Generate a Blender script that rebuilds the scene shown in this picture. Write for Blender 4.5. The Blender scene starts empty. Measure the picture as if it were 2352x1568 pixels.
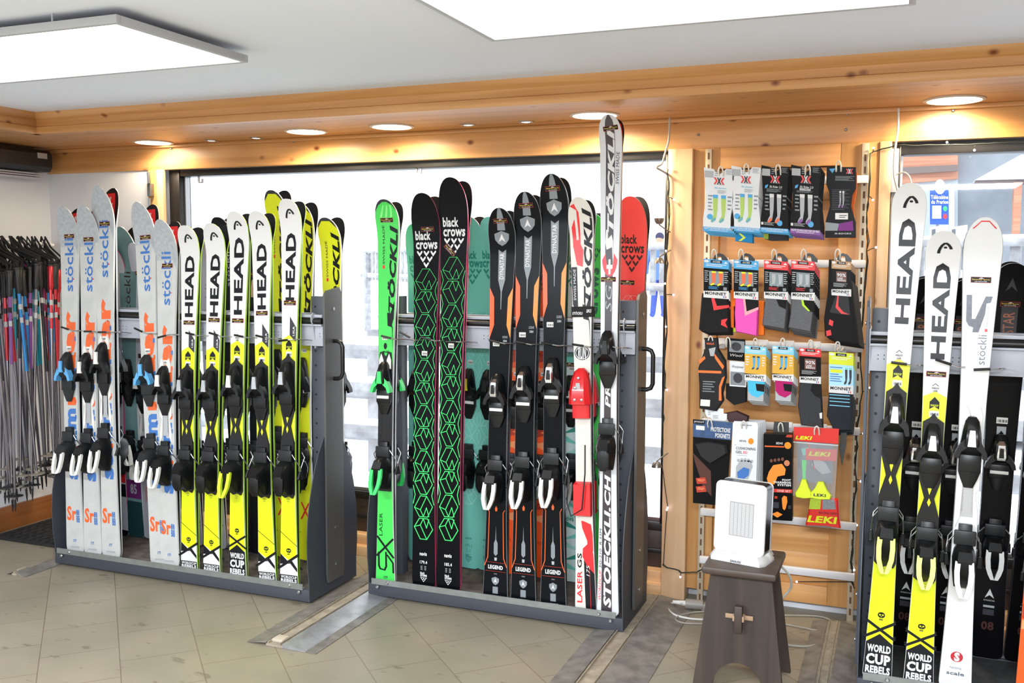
import bpy, bmesh, math, random
from mathutils import Vector as V, Matrix
random.seed(7)
SC = bpy.context.scene
COL = SC.collection
# ------------------------------------------------------------------ camera
FPX, HC = 2233.0, 1.52
YAW, PIT, ROL = [math.radians(a) for a in (-21.79, 4.784, -.228)]
_f = V((math.sin(YAW)*math.cos(PIT), math.cos(YAW)*math.cos(PIT), -math.sin(PIT)))
_r = V((math.cos(YAW), -math.sin(YAW), 0)); _d = _f.cross(_r)
RX = _r*math.cos(ROL) + _d*math.sin(ROL)
DN = -_r*math.sin(ROL) + _d*math.cos(ROL)
cam = bpy.data.cameras.new('camera'); cam.sensor_width = 36; cam.lens = FPX/2352*36
cam.clip_start = .05; cam.clip_end = 300
co = bpy.data.objects.new('camera', cam); COL.objects.link(co)
M = Matrix.Identity(4)
for i in range(3):
    M[i][0] = RX[i]; M[i][1] = -DN[i]; M[i][2] = -_f[i]
M[2][3] = HC
co.matrix_world = M
SC.camera = co
SC.view_settings.view_transform = 'Standard'; SC.view_settings.look = 'None'
SC.view_settings.gamma = 1; SC.view_settings.exposure = -0.1
SC.view_settings.use_curve_mapping = False
SC.cycles.max_bounces = 6; SC.cycles.diffuse_bounces = 3; SC.cycles.transparent_max_bounces = 12
SC.cycles.sample_clamp_indirect = 4
# ------------------------------------------------------------------ world and lights
W = bpy.data.worlds.new('winter_sky'); SC.world = W; W.use_nodes = True
bg = W.node_tree.nodes['Background']; bg.inputs[0].default_value = (.90, .95, 1, 1); bg.inputs[1].default_value = 3.6

def light(name, kind, loc, energy, color=(1, 1, 1), size=.1, rot=None, **k):
    l = bpy.data.lights.new(name, kind); l.energy = energy; l.color = color
    if kind == 'AREA':
        l.shape = 'RECTANGLE'; l.size = size[0]; l.size_y = size[1]
    elif kind in ('POINT', 'SPOT'):
        l.shadow_soft_size = size
    for a, b in k.items(): setattr(l, a, b)
    o = bpy.data.objects.new(name, l); COL.objects.link(o); o.location = loc
    if rot: o.rotation_euler = rot
    return o
light('camera_flash', 'POINT', (0.02, -.03, HC+.16), 50, (.98, .98, 1), .05)
light('unseen_fill_light', 'AREA', (.3, -.6, 2.17), 330, (.84, .92, 1), (1.2, .6), (0, 0, 0))  # unseen pair of fill lamps added behind the camera to lift the ambient light
light('unseen_fill_light', 'AREA', (-2.6, -.6, 2.17), 330, (.84, .92, 1), (1.2, .6), (0, 0, 0))

# ------------------------------------------------------------------ helpers
def ray(x, y): return RX*((x-1176)/FPX) + DN*((y-784)/FPX) + _f
O = V((0, 0, HC))
def ony(x, y, Y): d = ray(x, y); return O + d*(Y/d.y)
def onz(x, y, Z): d = ray(x, y); return O + d*((Z-HC)/d.z)
def onx(x, y, X): d = ray(x, y); return O + d*(X/d.x)
def lin(h):
    h = h.lstrip('#'); c = [int(h[i:i+2], 16)/255 for i in (0, 2, 4)]
    return tuple((v/12.92 if v <= .04045 else ((v+.055)/1.055)**2.4) for v in c) + (1,)
_M = {}
def mat(name, hexc, rough=.45, metal=0, var=0, scale=8, coat=0, emit=0, spec=.5, alpha=1, bump=0):
    if name in _M: return _M[name]
    m = bpy.data.materials.new(name); m.use_nodes = True; nt = m.node_tree
    b = nt.nodes['Principled BSDF']; c = lin(hexc)
    b.inputs['Base Color'].default_value = c; b.inputs['Roughness'].default_value = rough
    b.inputs['Metallic'].default_value = metal; b.inputs['Coat Weight'].default_value = coat
    b.inputs['Specular IOR Level'].default_value = spec
    if emit:
        b.inputs['Emission Color'].default_value = c; b.inputs['Emission Strength'].default_value = emit
    if alpha < 1: b.inputs['Alpha'].default_value = alpha
    if var or bump:
        tc = nt.nodes.new('ShaderNodeTexCoord'); n = nt.nodes.new('ShaderNodeTexNoise')
        n.inputs['Scale'].default_value = scale; n.inputs['Detail'].default_value = 6
        nt.links.new(tc.outputs['Object'], n.inputs['Vector'])
    if var:
        r = nt.nodes.new('ShaderNodeValToRGB')
        r.color_ramp.elements[0].position = .35; r.color_ramp.elements[1].position = .68
        r.color_ramp.elements[0].color = tuple(x*(1-var) for x in c[:3]) + (1,)
        r.color_ramp.elements[1].color = tuple(min(1, x*(1+var*.5)) for x in c[:3]) + (1,)
        nt.links.new(n.outputs['Fac'], r.inputs['Fac']); nt.links.new(r.outputs['Color'], b.inputs['Base Color'])
    if bump:
        bn = nt.nodes.new('ShaderNodeBump'); bn.inputs['Strength'].default_value = bump; bn.inputs['Distance'].default_value = .004
        nt.links.new(n.outputs['Fac'], bn.inputs['Height']); nt.links.new(bn.outputs['Normal'], b.inputs['Normal'])
    _M[name] = m
    return m

def wood(name, c0, c1, axis='x', knots=True, rough=.38, gs=1.0, kc='#7a3d1c'):
    if name in _M: return _M[name]
    m = bpy.data.materials.new(name); m.use_nodes = True; nt = m.node_tree; N = nt.nodes.new; Lk = nt.links.new
    b = nt.nodes['Principled BSDF']; b.inputs['Roughness'].default_value = rough
    tc = N('ShaderNodeTexCoord'); mp = N('ShaderNodeMapping')
    s = {'x': (1.1, 26, 26), 'y': (26, 1.1, 26), 'z': (26, 26, 1.1)}[axis]
    mp.inputs['Scale'].default_value = [v*gs for v in s]
    Lk(tc.outputs['Object'], mp.inputs['Vector'])
    n = N('ShaderNodeTexNoise'); n.inputs['Scale'].default_value = 1; n.inputs['Detail'].default_value = 5; n.inputs['Distortion'].default_value = .6
    Lk(mp.outputs[0], n.inputs['Vector'])
    r = N('ShaderNodeValToRGB'); r.color_ramp.elements[0].position = .3; r.color_ramp.elements[1].position = .66
    r.color_ramp.elements[0].color = lin(c1); r.color_ramp.elements[1].color = lin(c0)
    Lk(n.outputs['Fac'], r.inputs['Fac']); out = r.outputs['Color']
    if knots:
        mp2 = N('ShaderNodeMapping'); s2 = {'x': (5.5, 8, 8), 'y': (8, 5.5, 8), 'z': (8, 8, 5.5)}[axis]
        mp2.inputs['Scale'].default_value = s2; Lk(tc.outputs['Object'], mp2.inputs['Vector'])
        vo = N('ShaderNodeTexVoronoi'); vo.inputs['Scale'].default_value = 1; Lk(mp2.outputs[0], vo.inputs['Vector'])
        r2 = N('ShaderNodeValToRGB'); r2.color_ramp.elements[0].position = .04; r2.color_ramp.elements[1].position = .13
        r2.color_ramp.elements[0].color = (1, 1, 1, 1); r2.color_ramp.elements[1].color = (0, 0, 0, 1)
        Lk(vo.outputs['Distance'], r2.inputs['Fac'])
        mx = N('ShaderNodeMix'); mx.data_type = 'RGBA'; Lk(r2.outputs['Color'], mx.inputs['Factor'])
        Lk(out, mx.inputs['A']); mx.inputs['B'].default_value = lin(kc); out = mx.outputs['Result']
    Lk(out, b.inputs['Base Color'])
    _M[name] = m
    return m

class MB:
    def __init__(s): s.v = []; s.f = []; s.mi = []; s.ms = []
    def m(s, m):
        if m not in s.ms: s.ms.append(m)
        return s.ms.index(m)
    def add(s, vs, fs, m):
        b = len(s.v); s.v += [tuple(p) for p in vs]; k = s.m(m)
        for f in fs: s.f.append([b+i for i in f]); s.mi.append(k)
        return s
    def box(s, x0, x1, y0, y1, z0, z1, m, b=0, R=None):
        if b:
            bm = bmesh.new(); bmesh.ops.create_cube(bm, size=1)
            for v in bm.verts: v.co = V(((v.co.x+.5)*(x1-x0)+x0, (v.co.y+.5)*(y1-y0)+y0, (v.co.z+.5)*(z1-z0)+z0))
            bmesh.ops.bevel(bm, geom=bm.edges[:], offset=b, segments=2, affect='EDGES', profile=.5)
            bm.verts.index_update(); vs = [v.co.copy() for v in bm.verts]; fs = [[v.index for v in f.verts] for f in bm.faces]; bm.free()
        else:
            vs = [V((x, y, z)) for x in (x0, x1) for y in (y0, y1) for z in (z0, z1)]
            fs = [(0, 1, 3, 2), (4, 6, 7, 5), (0, 4, 5, 1), (2, 3, 7, 6), (0, 2, 6, 4), (1, 5, 7, 3)]
        if R is not None: vs = [R @ v for v in vs]
        return s.add(vs, fs, m)
    def tube(s, pts, r, m, n=8, closed=False, cap=True):
        pts = [V(p) for p in pts]; k = len(pts); rs = r if isinstance(r, (list, tuple)) else [r]*k
        t0 = (pts[1]-pts[0]).normalized(); up = V((0, 0, 1)) if abs(t0.z) < .9 else V((0, 1, 0))
        a = t0.cross(up).normalized(); vs = []
        for i, p in enumerate(pts):
            if closed: t = (pts[(i+1) % k]-pts[i-1]).normalized()
            else: t = (pts[min(i+1, k-1)]-pts[max(i-1, 0)]).normalized()
            a = (a - t*a.dot(t)).normalized(); bb = t.cross(a)
            for j in range(n):
                w = 2*math.pi*j/n; vs.append(p + (a*math.cos(w)+bb*math.sin(w))*rs[i])
        fs = []
        for i in range(k if closed else k-1):
            for j in range(n):
                i2 = (i+1) % k; fs.append((i*n+j, i*n+(j+1) % n, i2*n+(j+1) % n, i2*n+j))
        if cap and not closed: fs += [tuple(range(n))[::-1], tuple((k-1)*n+j for j in range(n))]
        return s.add(vs, fs, m)
    def loft(s, rings, m, cap=True):
        n = len(rings[0]); vs = [p for r in rings for p in r]; fs = []
        for i in range(len(rings)-1):
            for j in range(n): fs.append((i*n+j, i*n+(j+1) % n, (i+1)*n+(j+1) % n, (i+1)*n+j))
        if cap: fs += [tuple(range(n))[::-1], tuple((len(rings)-1)*n+j for j in range(n))]
        return s.add(vs, fs, m)
    def prism(s, poly, t0, t1, m, fr):
        n = len(poly); vs = [fr(p, q, t0) for p, q in poly] + [fr(p, q, t1) for p, q in poly]
        fs = [tuple(range(n))[::-1], tuple(range(n, 2*n))] + [(i, (i+1) % n, n+(i+1) % n, n+i) for i in range(n)]
        return s.add(vs, fs, m)
    def lathe(s, prof, m, c=(0, 0, 0), n=24, ax=2, cap=True):
        rings = []
        for r, h in prof:
            ring = []
            for j in range(n):
                w = 2*math.pi*j/n; a, b = r*math.cos(w), r*math.sin(w)
                p = {2: (a, b, h), 1: (a, h, b), 0: (h, a, b)}[ax]
                ring.append((c[0]+p[0], c[1]+p[1], c[2]+p[2]))
            rings.append(ring)
        return s.loft(rings, m, cap)
    def mesh(s, name, org=(0, 0, 0), smooth=35):
        me = bpy.data.meshes.new(name)
        me.from_pydata([(x-org[0], y-org[1], z-org[2]) for x, y, z in s.v], [], s.f)
        for m in s.ms: me.materials.append(m)
        me.polygons.foreach_set('material_index', s.mi)
        bm = bmesh.new(); bm.from_mesh(me); bmesh.ops.recalc_face_normals(bm, faces=bm.faces) if not getattr(s, 'keep', 0) else None
        bm.to_mesh(me); bm.free()
        if smooth:
            me.polygons.foreach_set('use_smooth', [True]*len(me.polygons)); me.set_sharp_from_angle(angle=math.radians(smooth))
        return me
    def obj(s, name, parent=None, org=None, smooth=35, label=None):
        if org is None: org = (0, 0, 0)
        me = s.mesh(name, org, smooth); return link(name, me, parent, org if parent is None else None, label)

def link(name, me, parent=None, loc=None, label=None):
    o = bpy.data.objects.new(name, me); COL.objects.link(o)
    if loc is not None: o.location = loc
    if parent: o.parent = parent
    if label: o['label'] = label
    return o
def tag(o, label, cat, group=None):
    o['label'] = label; o['category'] = cat
    if group: o['group'] = group
    return o
def struct(mb, name, smooth=35):
    o = mb.obj(name, smooth=smooth); o['kind'] = 'structure'; return o
def copy_tree(o, parent=None):
    c = o.copy(); COL.objects.link(c)
    if parent: c.parent = parent
    for ch in o.children: copy_tree(ch, c)
    return c
_T = {}
def T2(txt, bold=0, shear=0):
    k = (txt, bold, shear)
    if k in _T: return _T[k]
    cu = bpy.data.curves.new('t', 'FONT'); cu.body = txt; cu.size = 1; cu.resolution_u = 2; cu.offset = bold; cu.shear = shear
    cu.fill_mode = 'FRONT'; cu.space_line = .8; cu.space_character = 1+bold*1.5
    ob = bpy.data.objects.new('t', cu); COL.objects.link(ob)
    me = ob.to_mesh(); vs = [(v.co.x, v.co.y) for v in me.vertices]; fs = [tuple(p.vertices) for p in me.polygons]
    ob.to_mesh_clear(); bpy.data.objects.remove(ob); bpy.data.curves.remove(cu)
    xs = [v[0] for v in vs]; ys = [v[1] for v in vs]; a, b, c, d = min(xs), max(xs), min(ys), max(ys)
    vs = [((x-a)/max(b-a, 1e-6), (y-c)/max(d-c, 1e-6)) for x, y in vs]
    _T[k] = (vs, fs); return _T[k]
def circ(cx, cy, rx, ry=None, n=20, a0=0, a1=360):
    ry = rx if ry is None else ry
    k = n if a1-a0 >= 360 else n+1
    return [(cx+rx*math.cos(math.radians(a0+(a1-a0)*i/n)), cy+ry*math.sin(math.radians(a0+(a1-a0)*i/n))) for i in range(k)]
def stroke_poly(pts, w, asp=1.0, closed=False):
    # quads of a stroked line; asp = size of one y unit relative to one x unit
    out = []; P = [(x, y*asp) for x, y in pts]; n = len(P)
    for i in range(n if closed else n-1):
        a, b = P[i], P[(i+1) % n]; dx, dy = b[0]-a[0], b[1]-a[1]; l = math.hypot(dx, dy) or 1
        ex, ey = dx/l*w*.35, dy/l*w*.35; nx, ny = -dy/l*w/2, dx/l*w/2
        q = [(a[0]-ex+nx, a[1]-ey+ny), (a[0]-ex-nx, a[1]-ey-ny), (b[0]+ex-nx, b[1]+ey-ny), (b[0]+ex+nx, b[1]+ey+ny)]
        out.append([(x, y/asp) for x, y in q])
    return out
# ------------------------------------------------------------------ the room
WY = 4.30; XL = -4.62; CZ = 2.235; SZ = 2.14; ZB = 2.005; XR = 1.9; YB = -2.4
white_wall = mat('white_render_wall', '#d9dbe0', .85, var=.05, scale=3, bump=.15)
def floor_mat():
    m = bpy.data.materials.new('beige_stone_tiles'); m.use_nodes = True; nt = m.node_tree; N = nt.nodes.new; L = nt.links.new
    b = nt.nodes['Principled BSDF']; b.inputs['Roughness'].default_value = .42
    tc = N('ShaderNodeTexCoord'); mp = N('ShaderNodeMapping'); mp.inputs['Rotation'].default_value = (0, 0, math.radians(45))
    mp.inputs['Location'].default_value = (.15, -.610+.282*4, 0)
    L(tc.outputs['Object'], mp.inputs['Vector'])
    br = N('ShaderNodeTexBrick'); br.offset = .5; br.inputs['Scale'].default_value = 1
    br.inputs['Brick Width'].default_value = .297; br.inputs['Row Height'].default_value = .282; br.inputs['Mortar Size'].default_value = .0022
    br.inputs['Mortar Smooth'].default_value = .3; br.inputs['Color1'].default_value = lin('#988e7e'); br.inputs['Color2'].default_value = lin('#918878')
    br.inputs['Mortar'].default_value = lin('#75675a'); L(mp.outputs[0], br.inputs['Vector'])
    n = N('ShaderNodeTexNoise'); n.inputs['Scale'].default_value = 3; n.inputs['Detail'].default_value = 8; L(tc.outputs['Object'], n.inputs['Vector'])
    r = N('ShaderNodeValToRGB'); r.color_ramp.elements[0].position = .3; r.color_ramp.elements[0].color = (.80, .83, .80, 1)
    r.color_ramp.elements[1].position = .7; r.color_ramp.elements[1].color = (1.02, 1, .97, 1); L(n.outputs['Fac'], r.inputs['Fac'])
    mx = N('ShaderNodeMix'); mx.data_type = 'RGBA'; mx.blend_type = 'MULTIPLY'; mx.inputs['Factor'].default_value = 1
    L(br.outputs['Color'], mx.inputs['A']); L(r.outputs['Color'], mx.inputs['B'])
    # dirt specks
    n2 = N('ShaderNodeTexNoise'); n2.inputs['Scale'].default_value = 9; n2.inputs['Detail'].default_value = 7; n2.inputs['Roughness'].default_value = .65
    mp2 = N('ShaderNodeMapping'); mp2.inputs['Rotation'].default_value = (0, 0, math.radians(20)); mp2.inputs['Scale'].default_value = (1, 2.2, 1)
    L(tc.outputs['Object'], mp2.inputs['Vector']); L(mp2.outputs[0], n2.inputs['Vector'])
    r2 = N('ShaderNodeValToRGB'); r2.color_ramp.elements[0].position = .615; r2.color_ramp.elements[1].position = .645
    r2.color_ramp.elements[0].color = (0, 0, 0, 1); r2.color_ramp.elements[1].color = (.7, .7, .7, 1); L(n2.outputs['Fac'], r2.inputs['Fac'])
    mx2 = N('ShaderNodeMix'); mx2.data_type = 'RGBA'; L(r2.outputs['Color'], mx2.inputs['Factor']); L(mx.outputs['Result'], mx2.inputs['A'])
    mx2.inputs['B'].default_value = lin('#6a6150'); L(mx2.outputs['Result'], b.inputs['Base Color'])
    return m
struct(MB().box(XL-.1, XR+.1, YB-.1, WY+.16, -.1, 0, floor_mat()), 'floor')
ceil_m = mat('grey_white_ceiling_paint', '#eef4ff', .8)
struct(MB().box(XL-.1, XR+.1, YB-.1, WY+.16, CZ, CZ+.1, ceil_m), 'ceiling')
struct(MB().box(XL-.12, XL, YB, WY+.16, 0, CZ, white_wall), 'wall_left')
mat('brown_shop_wall', '#8d8076', .8, var=.1)
struct(MB().box(XR, XR+.1, YB, WY+.16, 0, CZ, mat('brown_shop_wall', '')), 'wall_right')
struct(MB().box(XL, XR, YB-.1, YB, 0, CZ, mat('brown_shop_wall', '#8d8076', .8, var=.1)), 'wall_back')
pine = wood('honey_pine_horizontal', '#dba56a', '#c48a4e', 'x')
pine_z = wood('honey_pine_vertical', '#d8a56b', '#c28b52', 'z')
pine_pale = wood('pale_pine_vertical', '#e6c29c', '#dab38a', 'z')
pine_pale_x = wood('pale_pine_horizontal', '#dfb88e', '#c99b6c', 'x')
pine_y = wood('honey_pine_deep', '#cf9a62', '#b0773f', 'y')
# front wall: plaster left of the window, boards below the beam, timber posts
X1, X2, X3, X4 = -3.80, -.965, -.04, 1.5
mb = MB(); mb.box(XL, X1, WY, WY+.16, 0, ZB, white_wall); mb.box(XL, XR, WY+.02, WY+.16, ZB, CZ, white_wall)
mb.box(X2, X3, WY+.04, WY+.16, 0, ZB, white_wall); mb.box(X4, XR, WY, WY+.16, 0, ZB, white_wall)
struct(mb, 'wall_front')
# beam above the windows
mb = MB(); mb.box(XL, XR, WY-.012, WY+.02, ZB, SZ-.012, pine, .003)
struct(mb, 'trim_1')
mb = MB(); mb.box(XL, XR, WY-.03, WY-.008, SZ-.018, SZ, pine, .003)
struct(mb, 'trim_2')
# soffit
struct(MB().box(XL, XR, 3.70, WY+.02, SZ, SZ+.02, wood('soffit_pine', '#d09a62', '#b57b42', 'x')), 'trim_3')
# cornice moulding along the ceiling edge (profile extruded along x)
prof = [(3.635, CZ), (3.64, CZ-.012), (3.655, CZ-.03), (3.668, CZ-.034), (3.67, SZ+.03), (3.662, SZ+.026), (3.66, SZ+.004), (3.665, SZ-.006), (3.70, SZ-.006), (3.70, CZ)]
LX = XL+.58
mb = MB(); mb.prism(prof, LX-.02, XR, pine, lambda p, q, t: (t, p, q)); struct(mb, 'trim_4')
# cornice and soffit running along the left wall
mb = MB(); mb.prism([(LX-(p-3.70)*1-.005, q) for p, q in prof], YB, 3.70, pine_y, lambda p, q, t: (p, t, q)); struct(mb, 'trim_5')
struct(MB().box(XL, LX-.0, YB, 3.70, SZ, SZ+.02, pine_y), 'trim_6')
struct(MB().box(XL, XL+.022, YB, WY-.02, 0, .135, wood('skirting_pine', '#a4673a', '#8a5227', 'y'), .003), 'baseboard_left')
struct(MB().box(XL+.02, X1-.05, WY-.022, WY, 0, .10, pine), 'baseboard_front')
# narrow pine strips left of the big window
mb = MB(); mb.box(X1-.075, X1-.01, WY-.02, WY, .1, ZB, pine_z, .002); mb.box(X1-.01, X1+.03, WY-.028, WY, .1, ZB, pine_pale, .002)
struct(mb, 'trim_7')
bt = MB(); st = mat('galvanised_steel', '#8e9294', .35, .9)
bx = X1-.045
bt.tube([(bx, WY-.045, 1.55), (bx, WY-.045, 1.85)], .006, st); bt.box(bx-.012, bx+.012, WY-.05, WY-.02, 1.86, 1.93, st, .003); bt.tube([(bx+.004, WY-.05, 1.93), (bx, WY-.05, 1.99)], .008, st)
tag(bt.obj('window_bolt'), 'long steel window bolt on the pine strip left of the large window', 'bolt')
# post between the windows and the boarded panel for the sock display
struct(MB().box(X2, -.857, WY-.06, WY+.04, 0, ZB, pine_pale, .004), 'trim_8')
mb = MB(); PX0, PX1 = -.857, X3
mb.box(PX0, -.745, WY-.03, WY+.04, .05, ZB, pine_z, .003)
mb.box(-.745, -.25, WY-.03, WY+.04, ZB-.09, ZB, pine, .003)
mb.box(-.25, -.10, WY-.03, WY+.04, .05, ZB, pine_z, .003)
mb.box(-.10, -.055, WY-.038, WY+.04, .05, ZB, pine_pale, .003)
mb.box(-.745, -.25, WY-.03, WY+.04, .05, .13, pine, .003)
for i in range(13):
    z = .13 + i*.137; mb.box(-.745, -.25, WY-.012-.002*(i % 2), WY+.04, z, min(z+.1365, ZB-.09), pine, .0015)
struct(mb, 'wall_panel_boards').name = 'trim_9'
# screws in the beam
for i, p in enumerate([(393, 341), (675, 325), (840, 314), (1024, 303), (1204, 294), (1601, 276), (1604, 310), (1946, 263), (1943, 298), (2189, 254)]):
    q = ony(p[0], p[1], WY-.015)
    tag(MB().lathe([(.0055, 0), (.0055, -.004), (.003, -.006), (.0001, -.006)], st, q, 12, 1).obj('wood_screw'), 'steel screw head sunk in the pine beam over the windows', 'screw', 'screws in the pine beam')
# ------------------------------------------------------------------ windows
dark_frame = mat('dark_brown_window_frame', '#141213', .4)
brown_wood = mat('brown_shopfront_timber', '#3a2c28', .45, var=.15, scale=20)
glass = bpy.data.materials.new('clear_window_glass'); glass.use_nodes = True
nt = glass.node_tree; nt.nodes.clear(); o_ = nt.nodes.new('ShaderNodeOutputMaterial'); tr = nt.nodes.new('ShaderNodeBsdfTransparent'); gl = nt.nodes.new('ShaderNodeBsdfGlossy')
gl.inputs['Roughness'].default_value = .02; fr_ = nt.nodes.new('ShaderNodeFresnel'); fr_.inputs['IOR'].default_value = 1.3; ms_ = nt.nodes.new('ShaderNodeMixShader')
nt.links.new(fr_.outputs[0], ms_.inputs[0]); nt.links.new(tr.outputs[0], ms_.inputs[1]); nt.links.new(gl.outputs[0], ms_.inputs[2]); nt.links.new(ms_.outputs[0], o_.inputs[0])
def window(n, x0, x1, z0, z1, jl, jr, jt, metal_left=False):
    mb = MB(); y0, y1 = WY+.045, WY+.12
    mb.box(x0, x0+jl, y0-.02, y1, z0, ZB+.02, dark_frame, .003); mb.box(x1-jr, x1, y0-.02, y1, z0, ZB, dark_frame, .003)
    mb.box(x0, x1, y0-.015, y1, z1, ZB+.02, dark_frame, .003); mb.box(x0, x1, y0, y1, z0-.04, z0, dark_frame, .003)
    mb.box(x0, x1, y0+.01, y1, .10, z0-.04, brown_wood, .002); mb.box(x0, x1, y0-.002, y1, .17, .19, dark_frame, .003)
    mb.box(x0+jl, x1-jr, y0+.03, y1-.02, z0, z0+.014, mat('frame_aluminium', '#9a9a9c', .3, .8))
    mb.box(x0+jl, x0+jl+.008, y0+.02, y1-.02, z0, z1, mat('frame_aluminium', '#9a9a9c', .3, .8))
    f = struct(mb, 'window_%d' % n)
    g = MB().box(x0+jl, x1-jr, WY+.09, WY+.094, z0, z1, glass).obj('window_pane', f)
    k = MB().box(x0, x1, WY-.04, WY+.12, 0, .05, pine_pale_x, .003)
    k.box(x0, x1, WY+.0, WY+.12, .05, .10, pine_pale_x, .003); k.obj('sill_board', f)
window(1, X1+.03, X2, .315, 1.97, .07, .03, .03)
window(2, X3, X4, .315, 1.955, .02, .03, .03)
mb = MB(); al = mat('pale_grey_aluminium', '#c9c6ce', .4, .2)
mb.box(-.055, -.028, WY-.03, WY+.03, 1.80, 1.975, al, .002); mb.box(-.053, -.03, WY-.02, WY+.03, .05, 1.80, mat('mid_grey_aluminium', '#85868c', .35, .6), .002)
struct(mb, 'trim_10')
for i, p in enumerate([(957, 390), (456, 412)]):
    q = ony(p[0], p[1], WY+.04); mb = MB()
    mb.box(q.x-.006, q.x+.002, q.y, q.y+.01, q.z-.012, q.z+.03, mat('mid_grey_aluminium', '')); mb.box(q.x-.004, q.x+.024, q.y, q.y+.01, q.z-.02, q.z-.013, mat('mid_grey_aluminium', '')); mb.box(q.x+.018, q.x+.026, q.y, q.y+.01, q.z-.014, q.z+.004, mat('mid_grey_aluminium', ''))
    tag(mb.obj('curtain_hook'), ['small grey metal hook under the frame top, near the middle of the large window', 'small grey metal hook at the top left corner of the large window'][i], 'hook', None)
# ------------------------------------------------------------------ outside
snow = mat('snow', '#f2f5fa', .9, var=.03, scale=2, bump=.4)
mb = MB(); n = 24
vs = []; fs = []
for i in range(n+1):
    for j in range(n+1):
        x = -30+60*i/n; y = WY+.2 + (j/n)**1.6*40; vs.append((x, y, -.25+.06*math.sin(i*1.7+j)+(.02*j)*math.sin(i*.9)))
for i in range(n):
    for j in range(n): fs.append((i*(n+1)+j, (i+1)*(n+1)+j, (i+1)*(n+1)+j+1, i*(n+1)+j+1))
mb.add(vs, fs, snow); struct(mb, 'ground').name = 'ground_snow'
road = MB().box(-30, 20, 11, 15, -.22, -.14, mat('grey_slushy_road', '#a9adb4', .8, var=.3, scale=1.5)); struct(road, 'ground_road')
fw = mat('snowy_weathered_wood', '#9c9ea2', .9, var=.3, scale=9)
def fence(name, xa, xb, y, zt, rails, step, label, rr=.07, pal=False):
    t = bpy.data.objects.new(name, None); COL.objects.link(t); t.location = (xa, y, -.2); tag(t, label, 'fence')
    m = MB()
    for z in rails: m.tube([((xb-xa)*k/6, random.uniform(-.02, .02), z+.2) for k in range(7)], rr, fw, 10)
    m.obj('rail', t)
    sn = MB()
    for z in rails: sn.tube([((xb-xa)*k/6, 0, z+.2+rr*.9) for k in range(7)], rr*.85, snow, 10)
    sn.obj('snow_cap', t)
    x = .3
    while x < xb-xa:
        MB().box(x-.06, x+.06, -.06, .06, -.2, zt+.2, fw, .01).obj('post', t); x += step
    if pal:
        p = MB(); x = .1
        while x < xb-xa:
            p.box(x, x+.10, .04, .07, rails[0]+.1, rails[-1]+.25, fw, .004); x += .2
        p.obj('palings', t)
fence('log_fence', -10, 4.2, 7.0, .95, [.1, .45, .78], 1.9, 'snow-capped round-log fence standing just outside the windows', .085)
fence('picket_fence', -12, 4, 9.6, 1.75, [1.25, 1.8], 2.4, 'pale picket fence farther off beyond the log fence', .04, True)
pf = [o for o in COL.objects if o.name == 'picket_fence'][0]; pf.location = (-11.5, 19.5, -.3); pf.rotation_euler = (0, 0, math.radians(-38))
# building outside the right-hand window
bl = bpy.data.objects.new('chalet', None); COL.objects.link(bl); bl.location = (0, 16, -.2); tag(bl, 'timber chalet across the snow with orange-brown boarding and snowy roof', 'building')
sid = wood('orange_chalet_boards', '#c08e74', '#a8705a', 'x', False, .8)
gw = mat('grey_chalet_render', '#878e96', .9, var=.15, scale=3)
A = lambda x, y, Y: ony(x, y, Y) - V((0, 16, -.2))
def quad(px, Y, m, dy=.3, name='wall', par=bl):
    mb = MB(); org = par.location
    P = [ony(a, b, Y)-org for a, b in px]; n = len(P)
    mb.add(P+[p+V((0, dy, 0)) for p in P], [tuple(range(n))[::-1], tuple(range(n, 2*n))]+[(i, (i+1) % n, n+(i+1) % n, n+i) for i in range(n)], m)
    return mb.obj(name, par, smooth=0)
quad([(2040, 330), (2200, 330), (2200, 410), (2040, 425)], 16, sid, name='boarded_gable')
quad([(2040, 386), (2200, 378), (2200, 392), (2040, 402)], 15.9, mat('dark_eave_timber', '#6e615f', .8), .08, 'eave_board')
quad([(2040, 425), (2200, 410), (2200, 620), (2040, 620)], 16.1, mat('pale_chalet_render', '#aab4ba', .9, var=.1, scale=2), name='rendered_wall')
quad([(2200, 330), (2600, 330), (2600, 620), (2200, 620)], 16.2, gw, name='grey_wall')
quad([(2240, 413), (2345, 355), (2600, 345), (2600, 405)], 15.2, snow, .5, 'snowy_roof')
quad([(2240, 415), (2600, 407), (2600, 416), (2240, 424)], 15.3, mat('dark_eave_timber', '#6e615f', .8), .2, 'roof_beam')
quad([(2330, 418), (2348, 418), (2342, 545), (2326, 545)], 15.25, sid, .2, 'timber_post')
sg = bpy.data.objects.new('lift_sign', None); COL.objects.link(sg); sgY = 12; sg.location = ony(2160, 560, sgY); tag(sg, 'blue gondola lift sign board with white round emblem, outside the right window', 'sign')
blue = mat('sign_blue', '#1d4fc0', .5); wht = mat('matt_white', '#e9e9e9', .6)
quad([(2136, 428), (2179, 428), (2179, 515), (2136, 515)], sgY, blue, .06, 'board', sg)
mbS = MB(); 
def stext(t, x0, y0, x1, y1, m, Y=sgY-.012):
    vs, fs = T2(t, .02); mbS.add([ony(x0+(x1-x0)*a, y1-(y1-y0)*b, Y)-sg.location for a, b in vs], fs, m)
stext('Télécabine', 2138, 448, 2178, 457, wht); stext('du Prarion', 2139, 459, 2178, 468, wht)
def spoly(P, m, Y): mbS.add([ony(a, b, Y)-sg.location for a, b in P], [tuple(range(len(P)))], m)
spoly(circ(2159, 429, 12, 17), wht, sgY-.012); spoly([(2141, 472), (2162, 472), (2162, 502), (2141, 502)], wht, sgY-.012)
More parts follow.
